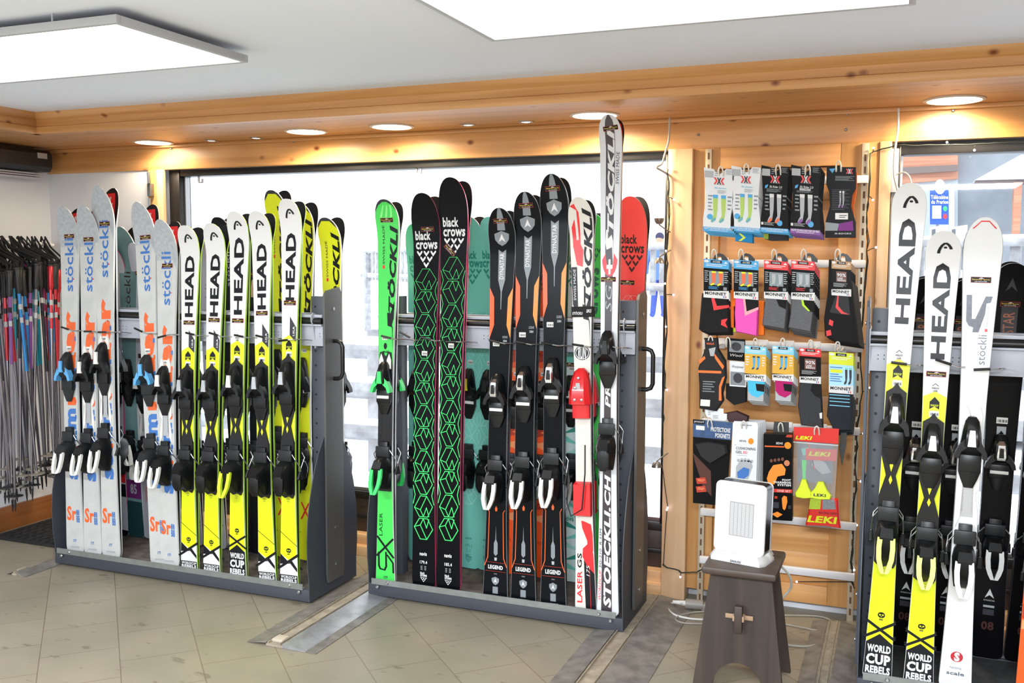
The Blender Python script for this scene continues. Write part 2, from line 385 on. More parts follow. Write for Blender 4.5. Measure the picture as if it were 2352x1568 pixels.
spoly(circ(2171, 479, 5, 6), mat('sign_green', '#2fae6a', .5), sgY-.013); spoly(circ(2171, 497, 5, 6), mat('sign_red', '#cf2f35', .5), sgY-.013)
mbS.obj('lettering', sg, smooth=0)
quad([(2150, 515), (2156, 515), (2156, 640), (2150, 640)], sgY+.05, fw, .08, 'post', sg)
quad([(2180, 430), (2192, 430), (2192, 640), (2180, 640)], 15.9, mat('pale_grey_aluminium', ''), .1, 'downpipe')
for i, (a, b) in enumerate(((2137, 2178), (2183, 2222))):
    t = bpy.data.objects.new('notice_case', None); COL.objects.link(t); t.location = ony(a, 560, 11); tag(t, ['white notice case below the blue lift sign outside', 'white notice case to the right of the lift sign outside'][i], 'notice case')
    quad([(a, 522), (b, 516), (b, 556), (a, 560)], 11, wht, .2, 'case', t); quad([(a+3, 527), (a+12, 525), (a+12, 553), (a+3, 555)], 10.97, mat('poster_dark', '#5a6068', .6), .01, 'poster', t)
    quad([(a+18, 556), (a+22, 556), (a+22, 640), (a+18, 640)], 11.05, fw, .05, 'leg', t)
# person walking outside
pb = MB(); pm = mat('blue_ski_jacket', '#4a6fae', .8); tr_ = mat('blue_ski_trousers', '#3a4f9c', .8); c = ony(1515, 620, 9.0); c.z = -.15
def ell(mb, cx, cy, cz, rx, ry, rz, m, n=10):
    rings = []
    for i in range(n+1):
        a = -math.pi/2+math.pi*i/n; rr = max(math.cos(a), .02)
        rings.append([(cx+rx*rr*math.cos(2*math.pi*j/12), cy+ry*rr*math.sin(2*math.pi*j/12), cz+rz*math.sin(a)) for j in range(12)])
    mb.loft(rings, m)
pz = ony(1515, 560, 9.0).z
def ring(cx, cy, cz, rx, ry): return [(cx+rx*math.cos(2*math.pi*j/14), cy+ry*math.sin(2*math.pi*j/14), cz) for j in range(14)]
h0 = c.z
pb.loft([ring(0, 0, .78, .17, .12), ring(0, 0, .95, .18, .13), ring(0, 0, 1.15, .2, .14), ring(0, 0, 1.35, .22, .13), ring(0, 0, 1.45, .17, .1), ring(0, 0, 1.52, .06, .06), ring(0, 0, 1.56, .06, .06)], pm)
for s in (-1, 1):
    pb.tube([(s*.09, 0, .85), (s*.1, -.02*s, .45), (s*.11, .06*s, .05), (s*.11, -.06+.06*s, .02)], [.1, .075, .06, .06], tr_, 10)
    pb.tube([(s*.2, 0, 1.42), (s*.27, 0, 1.15), (s*.25, -.12, .92)], [.06, .05, .04], pm, 10)
ell(pb, 0, 0, 1.67, .085, .1, .125, mat('skin', '#c08f74', .6)); ell(pb, 0, .01, 1.72, .1, .11, .1, mat('dark_knit_hat', '#2d3550', .9))
po = pb.obj('person'); q_ = ony(1515, 548, 21); po.location = (q_.x, 21, q_.z-1.68); tag(po, 'person in a blue ski jacket and dark hat standing outside the window', 'person')
# ------------------------------------------------------------------ ceiling panels, downlights
white_em = mat('led_panel_diffuser', '#ffffff', .5, emit=6.0)
alu = mat('panel_frame_aluminium', '#b9bcc0', .5, 0)
def panel(x0, x1, y0, y1, label):
    t = bpy.data.objects.new('ceiling_light_panel', None); COL.objects.link(t); t.location = ((x0+x1)/2, (y0+y1)/2, CZ); w, d = (x1-x0)/2, (y1-y0)/2
    tag(t, label, 'ceiling light'); z0, z1 = -.05, -.025
    m = MB()
    for a in ((-w, w, -d, -d+.018), (-w, w, d-.018, d), (-w, -w+.018, -d+.018, d-.018), (w-.018, w, -d+.018, d-.018)): m.box(a[0], a[1], a[2], a[3], z0, z1, alu, .002)
    m.box(-w+.017, w-.017, -d+.017, d-.017, z1-.008, z1-.001, alu)
    for x in (-w+.25, w-.25):
        for y in (-d+.01, d-.01): m.tube([(x, y, z1), (x, y, 0)], .003, alu)
    m.obj('frame', t); MB().box(-w+.016, w-.016, -d+.016, d-.016, z0+.002, z0+.008, white_em).obj('diffuser', t)
panel(-3.30, -2.09, 2.20, 2.80, 'square-edged white LED ceiling panel at the left, its right end in view')
panel(-1.19, .01, 2.20, 2.80, 'white LED ceiling panel near the middle of the ceiling, cut by the picture top')
warm = mat('downlight_lens', '#fff6ea', .5, emit=14); ringm = mat('downlight_ring', '#d8c2a8', .4)
DL = [((352, 328), .105, 'first from the left, near the shutter box'), ((703, 303), .105, 'second from the left'), ((900, 292), .105, 'third, above the green ski'), ((1366, 266), .108, 'fourth, behind the tallest ski tip'), ((2192, 231), .112, 'far right, over the right-hand window')]
for (p, r, w) in DL:
    q = onz(p[0], p[1], SZ-.004); t = bpy.data.objects.new('downlight', None); COL.objects.link(t); t.location = (q.x, q.y, SZ)
    tag(t, 'large round recessed downlight in the pine soffit, '+w, 'downlight')
    MB().lathe([(r, 0), (r, -.004), (r-.004, -.006), (r-.014, -.006), (r-.014, -.002)], ringm, n=40).obj('ring', t); MB().lathe([(r-.014, -.001), (r-.014, -.004), (.001, -.004)], warm, n=40).obj('lens', t)
    light('downlight_lamp', 'SPOT', (q.x, q.y, SZ-.012), 22 if p[0] < 500 else 62, (1, .82, .55), .07, (0, 0, 0), spot_size=math.radians(168), spot_blend=.35)
for p, w in (((485, 322), 'left of the pair nearest the shutter'), ((588, 316), 'right of the pair nearest the shutter'), ((1075, 286), 'left of the pair above the black skis'), ((1208, 279), 'right of the pair above the black skis')):
    q = onz(p[0], p[1], SZ); t = bpy.data.objects.new('spotlight', None); COL.objects.link(t); t.location = (q.x, q.y, SZ); tag(t, 'small round spotlight in the soffit, '+w, 'spotlight')
    MB().lathe([(.037, 0), (.037, -.003), (.03, -.006), (.022, -.004), (.02, 0)], mat('satin_nickel', '#b9aba0', .3, .8), n=28).obj('bezel', t)
    MB().lathe([(.02, -.001), (.02, -.003), (.0005, -.003)], mat('spot_lens', '#ffffff', .4, emit=5), n=20).obj('lens', t)
# roller shutter box on the left wall
t = bpy.data.objects.new('roller_shutter_box', None); COL.objects.link(t); t.location = (XL, 3.6, 2.0); tag(t, 'black roller blind box fixed high on the left wall', 'blind box')
MB().prism([(0, .005), (.0, .125), (.11, .125), (.135, .10), (.135, .03), (.115, .005)], -1.6, .60, mat('black_shutter_box', '#1f2023', .4), lambda p, q, t: (p, t, q)).obj('housing', t)
MB().box(.132, .137, .50, .565, .075, .105, mat('silver_badge', '#b9bcc0', .4, .4)).obj('badge', t)
mb = MB()
for i in range(3): mb.box(.03, .1, -1.6, .56, -.012-.012*i, -.004-.012*i, al, .002)
mb.obj('blind_slats', t)

# ------------------------------------------------------------------ skis
blk = mat('black_plastic', '#101113', .32, spec=.35); blk2 = mat('charcoal_plastic', '#1e2022', .4, spec=.35)
rub = mat('black_rubber', '#101112', .6); steel = mat('bright_steel', '#b9bcbe', .25, .9); chrome = mat('chrome', '#d6d8da', .15, .95)
pw = mat('white_plastic', '#e4e2dc', .35); silver = mat('silver_plastic', '#b5b9bb', .3, .5)
K = {n: mat('ink_'+n, h, .32, spec=.25 if n in ('black', 'charcoal', 'brown') else .5) for n, h in dict(white='#d9d9d8', black='#14161b', charcoal='#3b3b42', blue='#3a6fb5', orange='#e5622b', hot='#ff5a10', yellow='#d6e010', red='#e0262c', gold='#cba13a',
     green='#3fe86a', dgreen='#1d6b4e', grey='#7f868b', lgrey='#a9adb0', teal='#74cdbd', dteal='#2d8f80', steelb='#5c6570', amber='#ee8a1c', pink='#d8457c', cream='#d9d5cc', lime='#aee22a', purple='#6c2a6a', rust='#b5341c', ltan='#ff9a66', brown='#3a2a28', cyan='#48b6d8').items()}
mat('navis_black', '#090a0e', .25, spec=.12); mat('ink_neon_green', '#3ce070', .32); mat('ink_bright_green', '#45d457', .32)
base_blk = mat('ski_base_black', '#131316', .3, spec=.3)

class Ski:
    def __init__(s, L, wt, ww, ws, top, side=None, tipl=.1, rb=.03, rise=.05, rst=.90, sq=2.2, trim=None, base=None):
        s.L, s.wt, s.ww, s.ws = L, wt/2, ww/2, ws/2; s.tipl = tipl/L; s.rb = rb/L; s.rise = rise; s.rst = rst; s.sq = sq
        r = [s.rb*(i/6)**1.5 for i in range(6)] + [s.rb+(s.rst-s.rb)*i/22 for i in range(23)] + [s.rst+(1-s.rst)*i/9 for i in range(1, 9)] + [1-s.tipl+s.tipl*math.sin(math.pi/2*i/12) for i in range(13)]
        r = sorted(r); s.rows = [r[0]]
        for v in r[1:]:
            if v-s.rows[-1] > 1e-4: s.rows.append(v)
        s.rows[-1] = 1.0; s.tc = {}
        s.mb = MB(); s.mb.keep = 1; s.build(top, side or K['white'], trim or top, base or base_blk)
    def tab(s, f, v):
        import bisect
        v = min(max(v, 0), 1); R = s.rows; i = min(max(bisect.bisect_right(R, v)-1, 0), len(R)-2)
        k = (f, i)
        if k not in s.tc: s.tc[k] = (f(R[i]), f(R[i+1]))
        a, b = s.tc[k]; return a+(b-a)*(v-R[i])/(R[i+1]-R[i])
    def hw(s, v): return s.tab(s.hw_, v)
    def off(s, v): return s.tab(s.off_, v)
    def T(s, v): return s.tab(s.T_, v)
    def hw_(s, v):
        v = min(max(v, 0), 1)
        if v < .42: w = s.ww+(s.wt-s.ww)*((.42-v)/.42)**1.8
        else: w = s.ww+(s.ws-s.ww)*min(1, (v-.42)/(.58-s.tipl))**1.8
        if v > 1-s.tipl:
            t = (v-1+s.tipl)/s.tipl; w = s.ws*max(0, 1-t**s.sq)**(1/s.sq)
        if v < s.rb: w *= .55+.45*(1-((s.rb-v)/s.rb)**2.5)**(1/2.5)
        return max(w, .0015)
    def off_(s, v):
        c = .006*math.sin(math.pi*min(max(v/.9, 0), 1)); r = s.rise*(max(0, v-s.rst)/(1-s.rst))**1.7
        return c+r
    def T_(s, v): return .008+.007*math.sin(math.pi*min(max(v*1.05, 0), 1))
    def P(s, u, v, lay=0): return (u*s.hw(v)*.965, -(s.off(v)+s.T(v)+lay*.00035), v*s.L)
    def build(s, top, side, trim, base):
        vs = s.rows
        R = []
        for v in vs:
            w = s.hw(v); o = s.off(v)+.0008; t = s.off(v)+s.T(v); z = v*s.L
            R.append([(-w, -o, z), (-w, -o-.002, z), (-w*.995, -t+.001, z), (-w*.965, -t, z), (w*.965, -t, z), (w*.995, -t+.001, z), (w, -o-.002, z), (w, -o, z)])
        n = 8; V0 = [p for r in R for p in r]; strips = {0: steel, 1: side, 2: trim, 3: top, 4: trim, 5: side, 6: steel, 7: base}
        for j, m in strips.items():
            s.mb.add([r[j] for r in R]+[r[(j+1) % n] for r in R], [(i, i+1, len(R)+i+1, len(R)+i) for i in range(len(R)-1)], m)
        s.mb.add(R[0], [tuple(range(8))], side); s.mb.add(R[-1], [tuple(range(8))[::-1]], trim)
    def cuts(s, a, b, dense):
        return [x for x in s.rows if a+1e-4 < x < b-1e-4 and (dense or x > s.rst-.02)]
    def put(s, vs, fs, m, lay, dense=True, back=False):
        ys = [v[1] for v in vs]; cu = s.cuts(min(ys), max(ys), dense)
        bm = bmesh.new(); bv = [bm.verts.new((x, y, 0)) for x, y in vs]
        for f in fs:
            try: bm.faces.new([bv[i] for i in f])
            except ValueError: pass
        for c in cu: bmesh.ops.bisect_plane(bm, geom=bm.verts[:]+bm.edges[:]+bm.faces[:], plane_co=(0, c, 0), plane_no=(0, 1, 0))
        bm.verts.index_update()
        if back: V2 = [(v.co.x*s.hw(v.co.y)*.98, -(s.off(v.co.y)+.0008)+.0004*lay, v.co.y*s.L) for v in bm.verts]
        else: V2 = [s.P(v.co.x, v.co.y, lay) for v in bm.verts]
        s.mb.add(V2, [[v.index for v in f.verts] for f in bm.faces], m); bm.free()
    def poly(s, pts, m, lay=1, back=False): s.put(pts, [tuple(range(len(pts)))], m, lay, True, back)
    def band(s, v0, v1, m, lay=1, u0=-1, u1=1): s.poly([(u0, v0), (u1, v0), (u1, v1), (u0, v1)], m, lay)
    def text(s, t, u0, v0, u1, v1, m, rot=True, bold=.03, shear=0, lay=3):
        vs, fs = T2(t, bold, shear)
        if rot: vs = [(u1-(u1-u0)*b, v0+(v1-v0)*a) for a, b in vs]
        else: vs = [(u0+(u1-u0)*a, v0+(v1-v0)*b) for a, b in vs]
        s.put(vs, fs, m, lay, False)
    def line(s, pts, w, m, lay=2, closed=False):
        asp = s.L/s.ww
        for k, q in enumerate(stroke_poly(pts, w, asp, closed)): s.poly(q, m, lay+k*.03)
    def tag_(s, v, u=0, w=.3):
        h = w*s.ww*.75/s.L
        s.poly([(u-w, v-h), (u+w, v-h), (u+w, v+h), (u-w, v+h)], pw, 4)
        for i in range(9): x = u-w*.8+i*w*.19; s.poly([(x, v-h*.6), (x+w*(.06+.05*(i % 3)), v-h*.6), (x+w*(.06+.05*(i % 3)), v+h*.3), (x, v+h*.3)], K['charcoal'], 5)
    def mesh(s, name): return s.mb.mesh(name, smooth=30)

def sticker_mesh(w=.062, h=.020):
    mb = MB(); mb.keep = 1
    fr = lambda p, q, t: (p*w, -t, q*h)
    mb.prism([(-.5, -.5), (.5, -.5), (.5, .5), (-.5, .5)], 0, .0004, mat('sticker_red', '#b0352c', .4), fr)
    mb.prism([(-.482, -.44), (.482, -.44), (.482, .44), (-.482, .44)], .0004, .0006, mat('sticker_black', '#1a1410', .4, spec=.2), fr)
    def tx(t, a, b, c, d, m, bold): vs, fs = T2(t, bold); mb.add([fr(a+(c-a)*x, b+(d-b)*y, .0008) for x, y in vs], fs, m)
    tx('Battendier Sports', -.43, -.14, .43, .2, mat('sticker_gold', '#e0b93e', .4), .015)
    tx('LES HOUCHES', -.3, -.37, .3, -.22, K['white'], .02)
    mb.add([fr(-.12, .2, .0008), fr(.14, .2, .0008), fr(.02, .4, .0008)], [(0, 1, 2)], K['white'])
    return mb.mesh('shop_sticker', smooth=0)
STK = sticker_mesh()

# --- designs --------------------------------------------------------------
def crow(s, u0, v0, u1, v1, m, lay=3):
    # three-two-one chevrons
    w = (u1-u0)/3; h = (v1-v0)/2.5
    for r, k in enumerate((3, 2, 1)):
        for i in range(k):
            cx = (u0+u1)/2+(i-(k-1)/2)*w; cy = v1-r*h*.84
            s.poly([(cx-w*.40, cy), (cx-w*.24, cy), (cx, cy-h*.36), (cx+w*.24, cy), (cx+w*.40, cy), (cx+w*.40, cy-h*.22), (cx, cy-h*.82), (cx-w*.40, cy-h*.22)], m, lay)
def hexes(s, v0, v1, n, m, w0, w1, full=.86):
    hh = (v1-v0)/n
    for i in range(n):
        t = 1-i/(n-1); w = w0+(w1-w0)*(1-t) if False else w1+(w0-w1)*(i/(n-1)); cy = v0+hh*(i+.5); a = hh*.46; f = -1 if i % 2 else 1
        U = lambda x, y: (x*full, cy+f*y*a)
        s.line([U(-.45, 1), U(.45, 1), U(1, 0), U(.35, -1), U(-.35, -1), U(-1, .15)], w, m, 2, True)
        s.line([U(-1, .15), U(-.35, .35), U(.35, -1)], w, m, 2.3); s.line([U(-.35, .35), U(0, 1)], w, m, 2.5)
        s.line([U(.0, .95), U(.33, .1), U(.6, .95)], w, m, 2.6)
        if 1 <= i < n-1:
            for sd in (-1, 1): s.line([(sd*.99, cy+hh*.9), (sd*.80, cy+hh*.5), (sd*.99, cy+hh*.1)], w, m, 2.7)
def D_sr88():
    top = mat('sr_topsheet_grey', '#bfc1be', .35, var=.08, scale=14)
    s = Ski(1.70, .117, .090, .127, top, K['white'], tipl=.13, rb=.05, rise=.05, rst=.88, sq=2.0, trim=K['lgrey'])
    s.poly([(-1, .885), (.6, .885), (1, .86), (1, 1), (-1, 1)], mat('sr_tip_grey', '#aab0b4', .35, var=.15, scale=60), 1)
    s.text('stöckli', -.5, .757, .45, .91, K['blue'], bold=.012); s.text('swiss made', .48, .80, .56, .88, K['lgrey'], bold=.0); s.band(.79, .794, K['red'], 3, .47, .58)
    s.text('rider', -.9, .43, .8, .70, K['orange'], bold=.05); s.text('storm', -.75, .215, .8, .42, K['blue'], bold=.05)
    for i in range(8): s.band(.30+i*.045, .312+i*.045, K['blue'] if i % 3 else K['orange'], 3, .62, .86)
    s.text('Sr', -.85, .095, .3, .137, K['orange'], rot=False, bold=.03); s.text('88', .3, .09, .72, .112, K['blue'], rot=False); s.text('88', .3, .112, .72, .128, K['blue'], rot=False)
    s.text('177', -.15, .033, .2, .041, K['blue'], rot=False); s.text('stormrider', -.5, .016, .55, .023, K['lgrey'], rot=False)
    s.tag_(.593, -.1, .32)
    s.poly([(-.55, .80), (.55, .80), (.72, .93), (.62, .985), (-.62, .985), (-.72, .93)], K['red'], 1, True)
    s.poly([(-.15, .925), (.15, .925), (.15, .975), (-.15, .975)], K['white'], 2, True); s.poly([(-.42, .943), (.42, .943), (.42, .957), (-.42, .957)], K['white'], 2.3, True)
    return s
def head_logo(s, v, w=.45):
    h = w*s.ww/s.L
    arc = [(-.6*w, v-h*1.35), (-.55*w, v-h*.8), (-.42*w, v-h*.2), (-.2*w, v+h*.4), (.08*w, v+h*.8), (.4*w, v+h*.85), (.68*w, v+h*.5), (.88*w, v+h*.05), (.98*w, v-h*.35)]
    s.line(arc, .13*w/.45*1.4, K['black'], 3); s.poly([(.25*w+.11*math.cos(a)*w/.45, v-h*.1+.11*w/.45*math.sin(a)*s.ww/s.L) for a in [i*math.pi/5 for i in range(10)]], K['black'], 3)
def D_head(big):
    s = Ski(1.70, .098, .068, .112, K['white'], K['lime'], tipl=.085, rb=.01, rise=.045, rst=.91, sq=2.3, trim=K['white'])
    head_logo(s, .966)
    s.text('HEAD', -.52, .722 if big else .738, .56, .932 if big else .915, K['black'], bold=.035)
    yb = .075 if big else .0
    s.poly([(-1, .64), (0, .652), (1, .64), (1, yb), (-1, yb)], K['yellow'], 1)
    s.poly([(-.42, .613), (0, .619), (.42, .613), (.42, .629), (0, .64), (-.42, .629)], K['black'], 3); s.text('WORLDCUP', -.34, .619, .34, .6235, K['yellow'], rot=False, lay=4)
    s.tag_(.603, 0, .42)
    if not big:
        s.poly([(.08, .70), (.95, .672), (.95, .635), (.08, .652)], K['charcoal'], 2); s.text('I.SLR', .5, .65, .75, .675, K['white'])
    else:
        s.line([(-.25, .664), (0, .669), (.25, .664)], .06, K['charcoal']); s.text('WORLDCUP', -.3, .657, .3, .661, K['charcoal'], rot=False); s.text('i.GSR', -.2, .651, .2, .655, K['charcoal'], rot=False)
    s.text('170', -.08, .238, .08, .241, K['charcoal'], rot=False)
    for i in range(3): s.text('WORLDCUP FIS', -.32+.08*i, .231-i*.006, .32-.08*i, .2345-i*.006, K['charcoal'], rot=False, bold=0)
    def skull(v):
        k = s.ww/s.L
        s.poly([(.02+.30*math.cos(a), v+.30*k*math.sin(a)) for a in [i*math.pi/8 for i in range(16)]], K['black'], 3)
        for x in (-.09, .14): s.poly([(x+.085*math.cos(a), v+.02*k+.085*k*math.sin(a)) for a in [i*math.pi/5 for i in range(10)]], K['yellow'], 4)
        s.poly([(-.04, v-.12*k), (.08, v-.12*k), (.02, v-.2*k)], K['yellow'], 4)
        for x in (-.13, -.03, .07): s.band(v-.55*k, v-.38*k, K['black'], 3, x, x+.07)
    if big:
        skull(.131)
        s.line([(-1.1, .117), (1.1, .084)], .26, K['black'], 2); s.line([(1.1, .117), (-1.1, .084)], .26, K['black'], 2.5)
        s.poly([(-1, 0), (1, 0), (1, .073), (0, .092), (-1, .073)], K['black'], 1.5)
        s.text('WORLD', -.88, .053, .88, .069, K['white'], rot=False, bold=.05); s.text('CUP', -.88, .028, .88, .050, K['white'], rot=False, bold=.05); s.text('REBELS', -.88, .009, .88, .025, K['white'], rot=False, bold=.05)
    else:
        s.line([(-1.1, .141), (1.1, .105)], .07, K['black'], 2); skull(.092)
        s.poly([(-1, 0), (1, 0), (1, .078), (.1, .068), (0, .066), (-1, .082)], K['white'], 1.5)
        s.poly([(-1, .082), (.2, .058), (-1, .055)], K['black'], 2); s.line([(-1.2, .043), (1.2, .083)], .30, K['black'], 2.5)
        s.poly([(.05, .062), (.35, .068), (1, .047), (1, .037)], K['black'], 2)
        s.poly([(-1, 0), (1, 0), (1, .028), (-1, .028)], K['black'], 2.9); s.text('WORLDCUP', -.9, .0185, .92, .026, K['white'], rot=False, bold=.04, lay=4); s.text('REBELS', -.9, .009, .92, .0175, K['white'], rot=False, bold=.05, lay=4)
    return s
def stockli_face(s, v0, v1, ink, u0=.0, u1=.9, swiss=True, su=(-.5, -.3), sv=(.835, .935), sm=None):
    s.text('TÖCKLI', u0, v0+(v1-v0)*.17, u1, v1, ink, bold=.045, shear=.25)
    s.poly([(u1, v0-.06), (u1-.12, v0+(v1-v0)*.02), (u0+.1, v0+.01), (u0, v0+.05), (u0+.05, v0+(v1-v0)*.16), (u0+.22, v0+(v1-v0)*.16), (u0+.2, v0+.055), (u0+.4, v0+.04), (u1-.02, v0+.075), (u1-.02, v0+.03), (u1-.22, v0+.012)], ink, 3)
    if swiss: s.text('SWISS MADE', su[0], sv[0], su[1], sv[1], sm or ink, bold=.0); s.band(sv[0]-.012, sv[0]-.003, K['red'], 3, su[0], su[1])
def D_green():
    g = mat('ink_bright_green', '#45d457', .32)
    s = Ski(1.77, .100, .068, .118, g, K['white'], tipl=.095, rise=.05, sq=2.2, rb=.02, trim=K['white'])
    s.poly([(-1, 1), (-1, .968), (-.75, .985), (-.3, .993), (.4, .993), (.85, .985), (1, .968), (1, 1)], K['charcoal'], 2)
    for i in range(3): s.poly([(-.6+i*.45, .955), (-.4+i*.45, .955), (-.1+i*.4, .985), (-.25+i*.4, .985)], mat('ink_pale_green', '#86ee86', .32), 1)
    stockli_face(s, .665, .935, K['black'], .05, .92); s.tag_(.643, -.2, .35)
    s.poly([(-.1+.22*math.cos(a), .622+.0085*math.sin(a)) for a in [i*math.pi/6 for i in range(12)]], K['black'], 3); s.text('turtle shell', -.45, .604, .3, .611, K['black'], rot=False)
    s.text('LASER', -.75, .125, -.32, .185, K['black'], bold=.0)
    s.line([(-.95, .122), (.95, .07)], .25, K['black']); s.line([(-.95, .072), (.95, .118)], .25, K['black'], 2.4)
    s.line([(.1, .082), (.12, .045), (-.05, .035), (-.55, .037), (-.7, .045), (-.75, .08)], .2, K['black'], 2.6); s.line([(.25, .075), (.9, .055), (.9, .03)], .2, K['black'], 2.7)
    s.text('177', -.15, .012, .25, .019, K['black'], rot=False)
    return s
def D_crow(L, body, ink, pat, side, name=None, vals=None, hx=(.125, .815, 12), w0=.055, w1=.085, ink2=None, wide=.135):
    s = Ski(L, wide*.87, wide*.76, wide, body, side, tipl=.14, rb=.05, rise=.06, rst=.86, sq=2.3, trim=body)
    s.text('black', -.82, .885, .35, .908, ink, rot=False, bold=.03); s.text('crows', -.82, .862, .86, .880, ink, rot=False, bold=.03)
    crow(s, -.8, .815, .82, .858, ink)
    if hx: hexes(s, hx[0], hx[1], hx[2], pat, w0, w1)
    if name:
        s.text(name, -.35, .085, .3, .094, ink, rot=False); s.text(vals, -.33, .064, .33, .072, ink, rot=False, bold=.02)
        for i in range(3): s.text('100', -.25, .056-i*.004, -.1, .0585-i*.004, ink, rot=False, bold=0); s.text('100', .08, .056-i*.004, .23, .0585-i*.004, ink, rot=False, bold=0)
        s.text('black', -.3, .037, .1, .043, ink, rot=False); s.text('crows', -.3, .0305, .3, .0365, ink, rot=False); crow(s, -.3, .017, .3, .029, ink)
    s.tag_(.60 if hx else .6, .0, .26)
    return s
def shield(s, v, k, m, m2):
    a = s.ww/s.L*k
    s.poly([(0, v+1.25*a), (.9*k, v+.75*a), (.85*k, v-.2*a), (.5*k, v-.85*a), (0, v-1.25*a), (-.5*k, v-.85*a), (-.85*k, v-.2*a), (-.9*k, v+.75*a)], m, 3)
    s.poly([(0, v+.75*a), (.42*k, v-.6*a), (0, v-.2*a), (-.42*k, v-.6*a)], m2, 4)
def D_legend():
    s = Ski(1.77, .118, .086, .125, mat('legend_black', '#0b0e12', .28, spec=.12), K['black'], tipl=.12, rb=.02, rise=.055, rst=.88, sq=2.1, trim=K['grey'])
    for a, b, c in ((-.3, .3, 'grey'),): s.band(.945, 1, K[c], 2, a, b)
    shield(s, .925, .62, K['grey'], K['white'])
    s.poly([(-.3, .897), (0, .89), (.3, .897), (.3, .82), (.05, .79), (-.05, .79), (-.3, .82)], K['grey'], 2); s.poly([(-.05, .79), (.05, .79), (.03, .745), (-.03, .745)], K['grey'], 2)
    s.text('DYNASTAR', -.2, .822, .16, .888, K['white'], bold=.01)
    for sd in (-1, 1):
        s.poly([(sd, .80), (sd*.62, .775), (sd*.6, .705), (sd, .672)], K['hot'] if sd < 0 else K['amber'], 2)
        s.line([(sd*.99, .085), (sd*.72, .108), (sd*.7, .225), (sd*.86, .232)], .07, K['orange'], 2)
    s.tag_(.657, -.35, .32); s.text('LEGEND', .25, .672, .75, .678, K['lgrey'], rot=False, bold=0); s.text('X84', .3, .662, .7, .668, K['lgrey'], rot=False)
    s.poly([(-.13, .235), (0, .242), (.13, .235), (.08, .228), (-.08, .228)], K['orange'], 3)
    s.poly([(-.18, .118), (0, .112), (.18, .118), (.18, .145), (.04, .155), (0, .19), (-.04, .155), (-.18, .145)], K['grey'], 3)
    s.line([(-.9, .095), (.9, .095)], .03, K['rust']); s.line([(-.9, .072), (.9, .072)], .03, K['rust']); s.text('LEGEND', -.66, .0775, .66, .088, K['white'], rot=False, bold=.04)
    s.poly([(-.1, .1), (.1, .1), (.12, .108), (-.12, .108)], K['lgrey'], 3); s.text('X84', -.15, .064, .15, .067, K['grey'], rot=False)
    shield(s, .047, .36, K['grey'], K['white']); s.band(.014, .032, K['grey'], 2, -.22, .22); s.text('DYNASTAR FRANCE', -.5, .006, .4, .0095, K['white'], rot=False)
    return s
def D_x08():
    s = Ski(1.72, .120, .098, .134, mat('x08_black', '#0b0b0e', .28, spec=.12), K['black'], tipl=.13, rb=.04, rise=.055, rst=.87, sq=2.2, trim=K['charcoal'])
    s.poly([(0, .965), (.3, .93), (0, .943), (-.3, .93)], K['charcoal'], 2); s.band(.755, .905, mat('x08_panel', '#1f1f25', .4), 1, -.42, .42); s.text('DYNASTAR', -.32, .765, .28, .88, mat('ink_copper', '#a05a3a', .35), bold=.01)
    s.poly([(0, .185), (.3, .16), (0, .168), (-.3, .16)], K['white'], 3); s.text('DYNASTAR', -.35, .152, .35, .156, K['lgrey'], rot=False)
    s.band(.135, .141, K['lgrey'], 2, -.35, .35); s.band(.115, .13, K['charcoal'], 2, -.35, .35); s.text('08', -.38, .075, .38, .098, mat('ink_dark_rust', '#4a2a26', .35), rot=False, bold=.03)
    s.tag_(.615, 0, .36); s.poly([(-.3, .6), (.3, .6), (.3, .575), (0, .59), (-.3, .575)], K['lgrey'], 3)
    return s
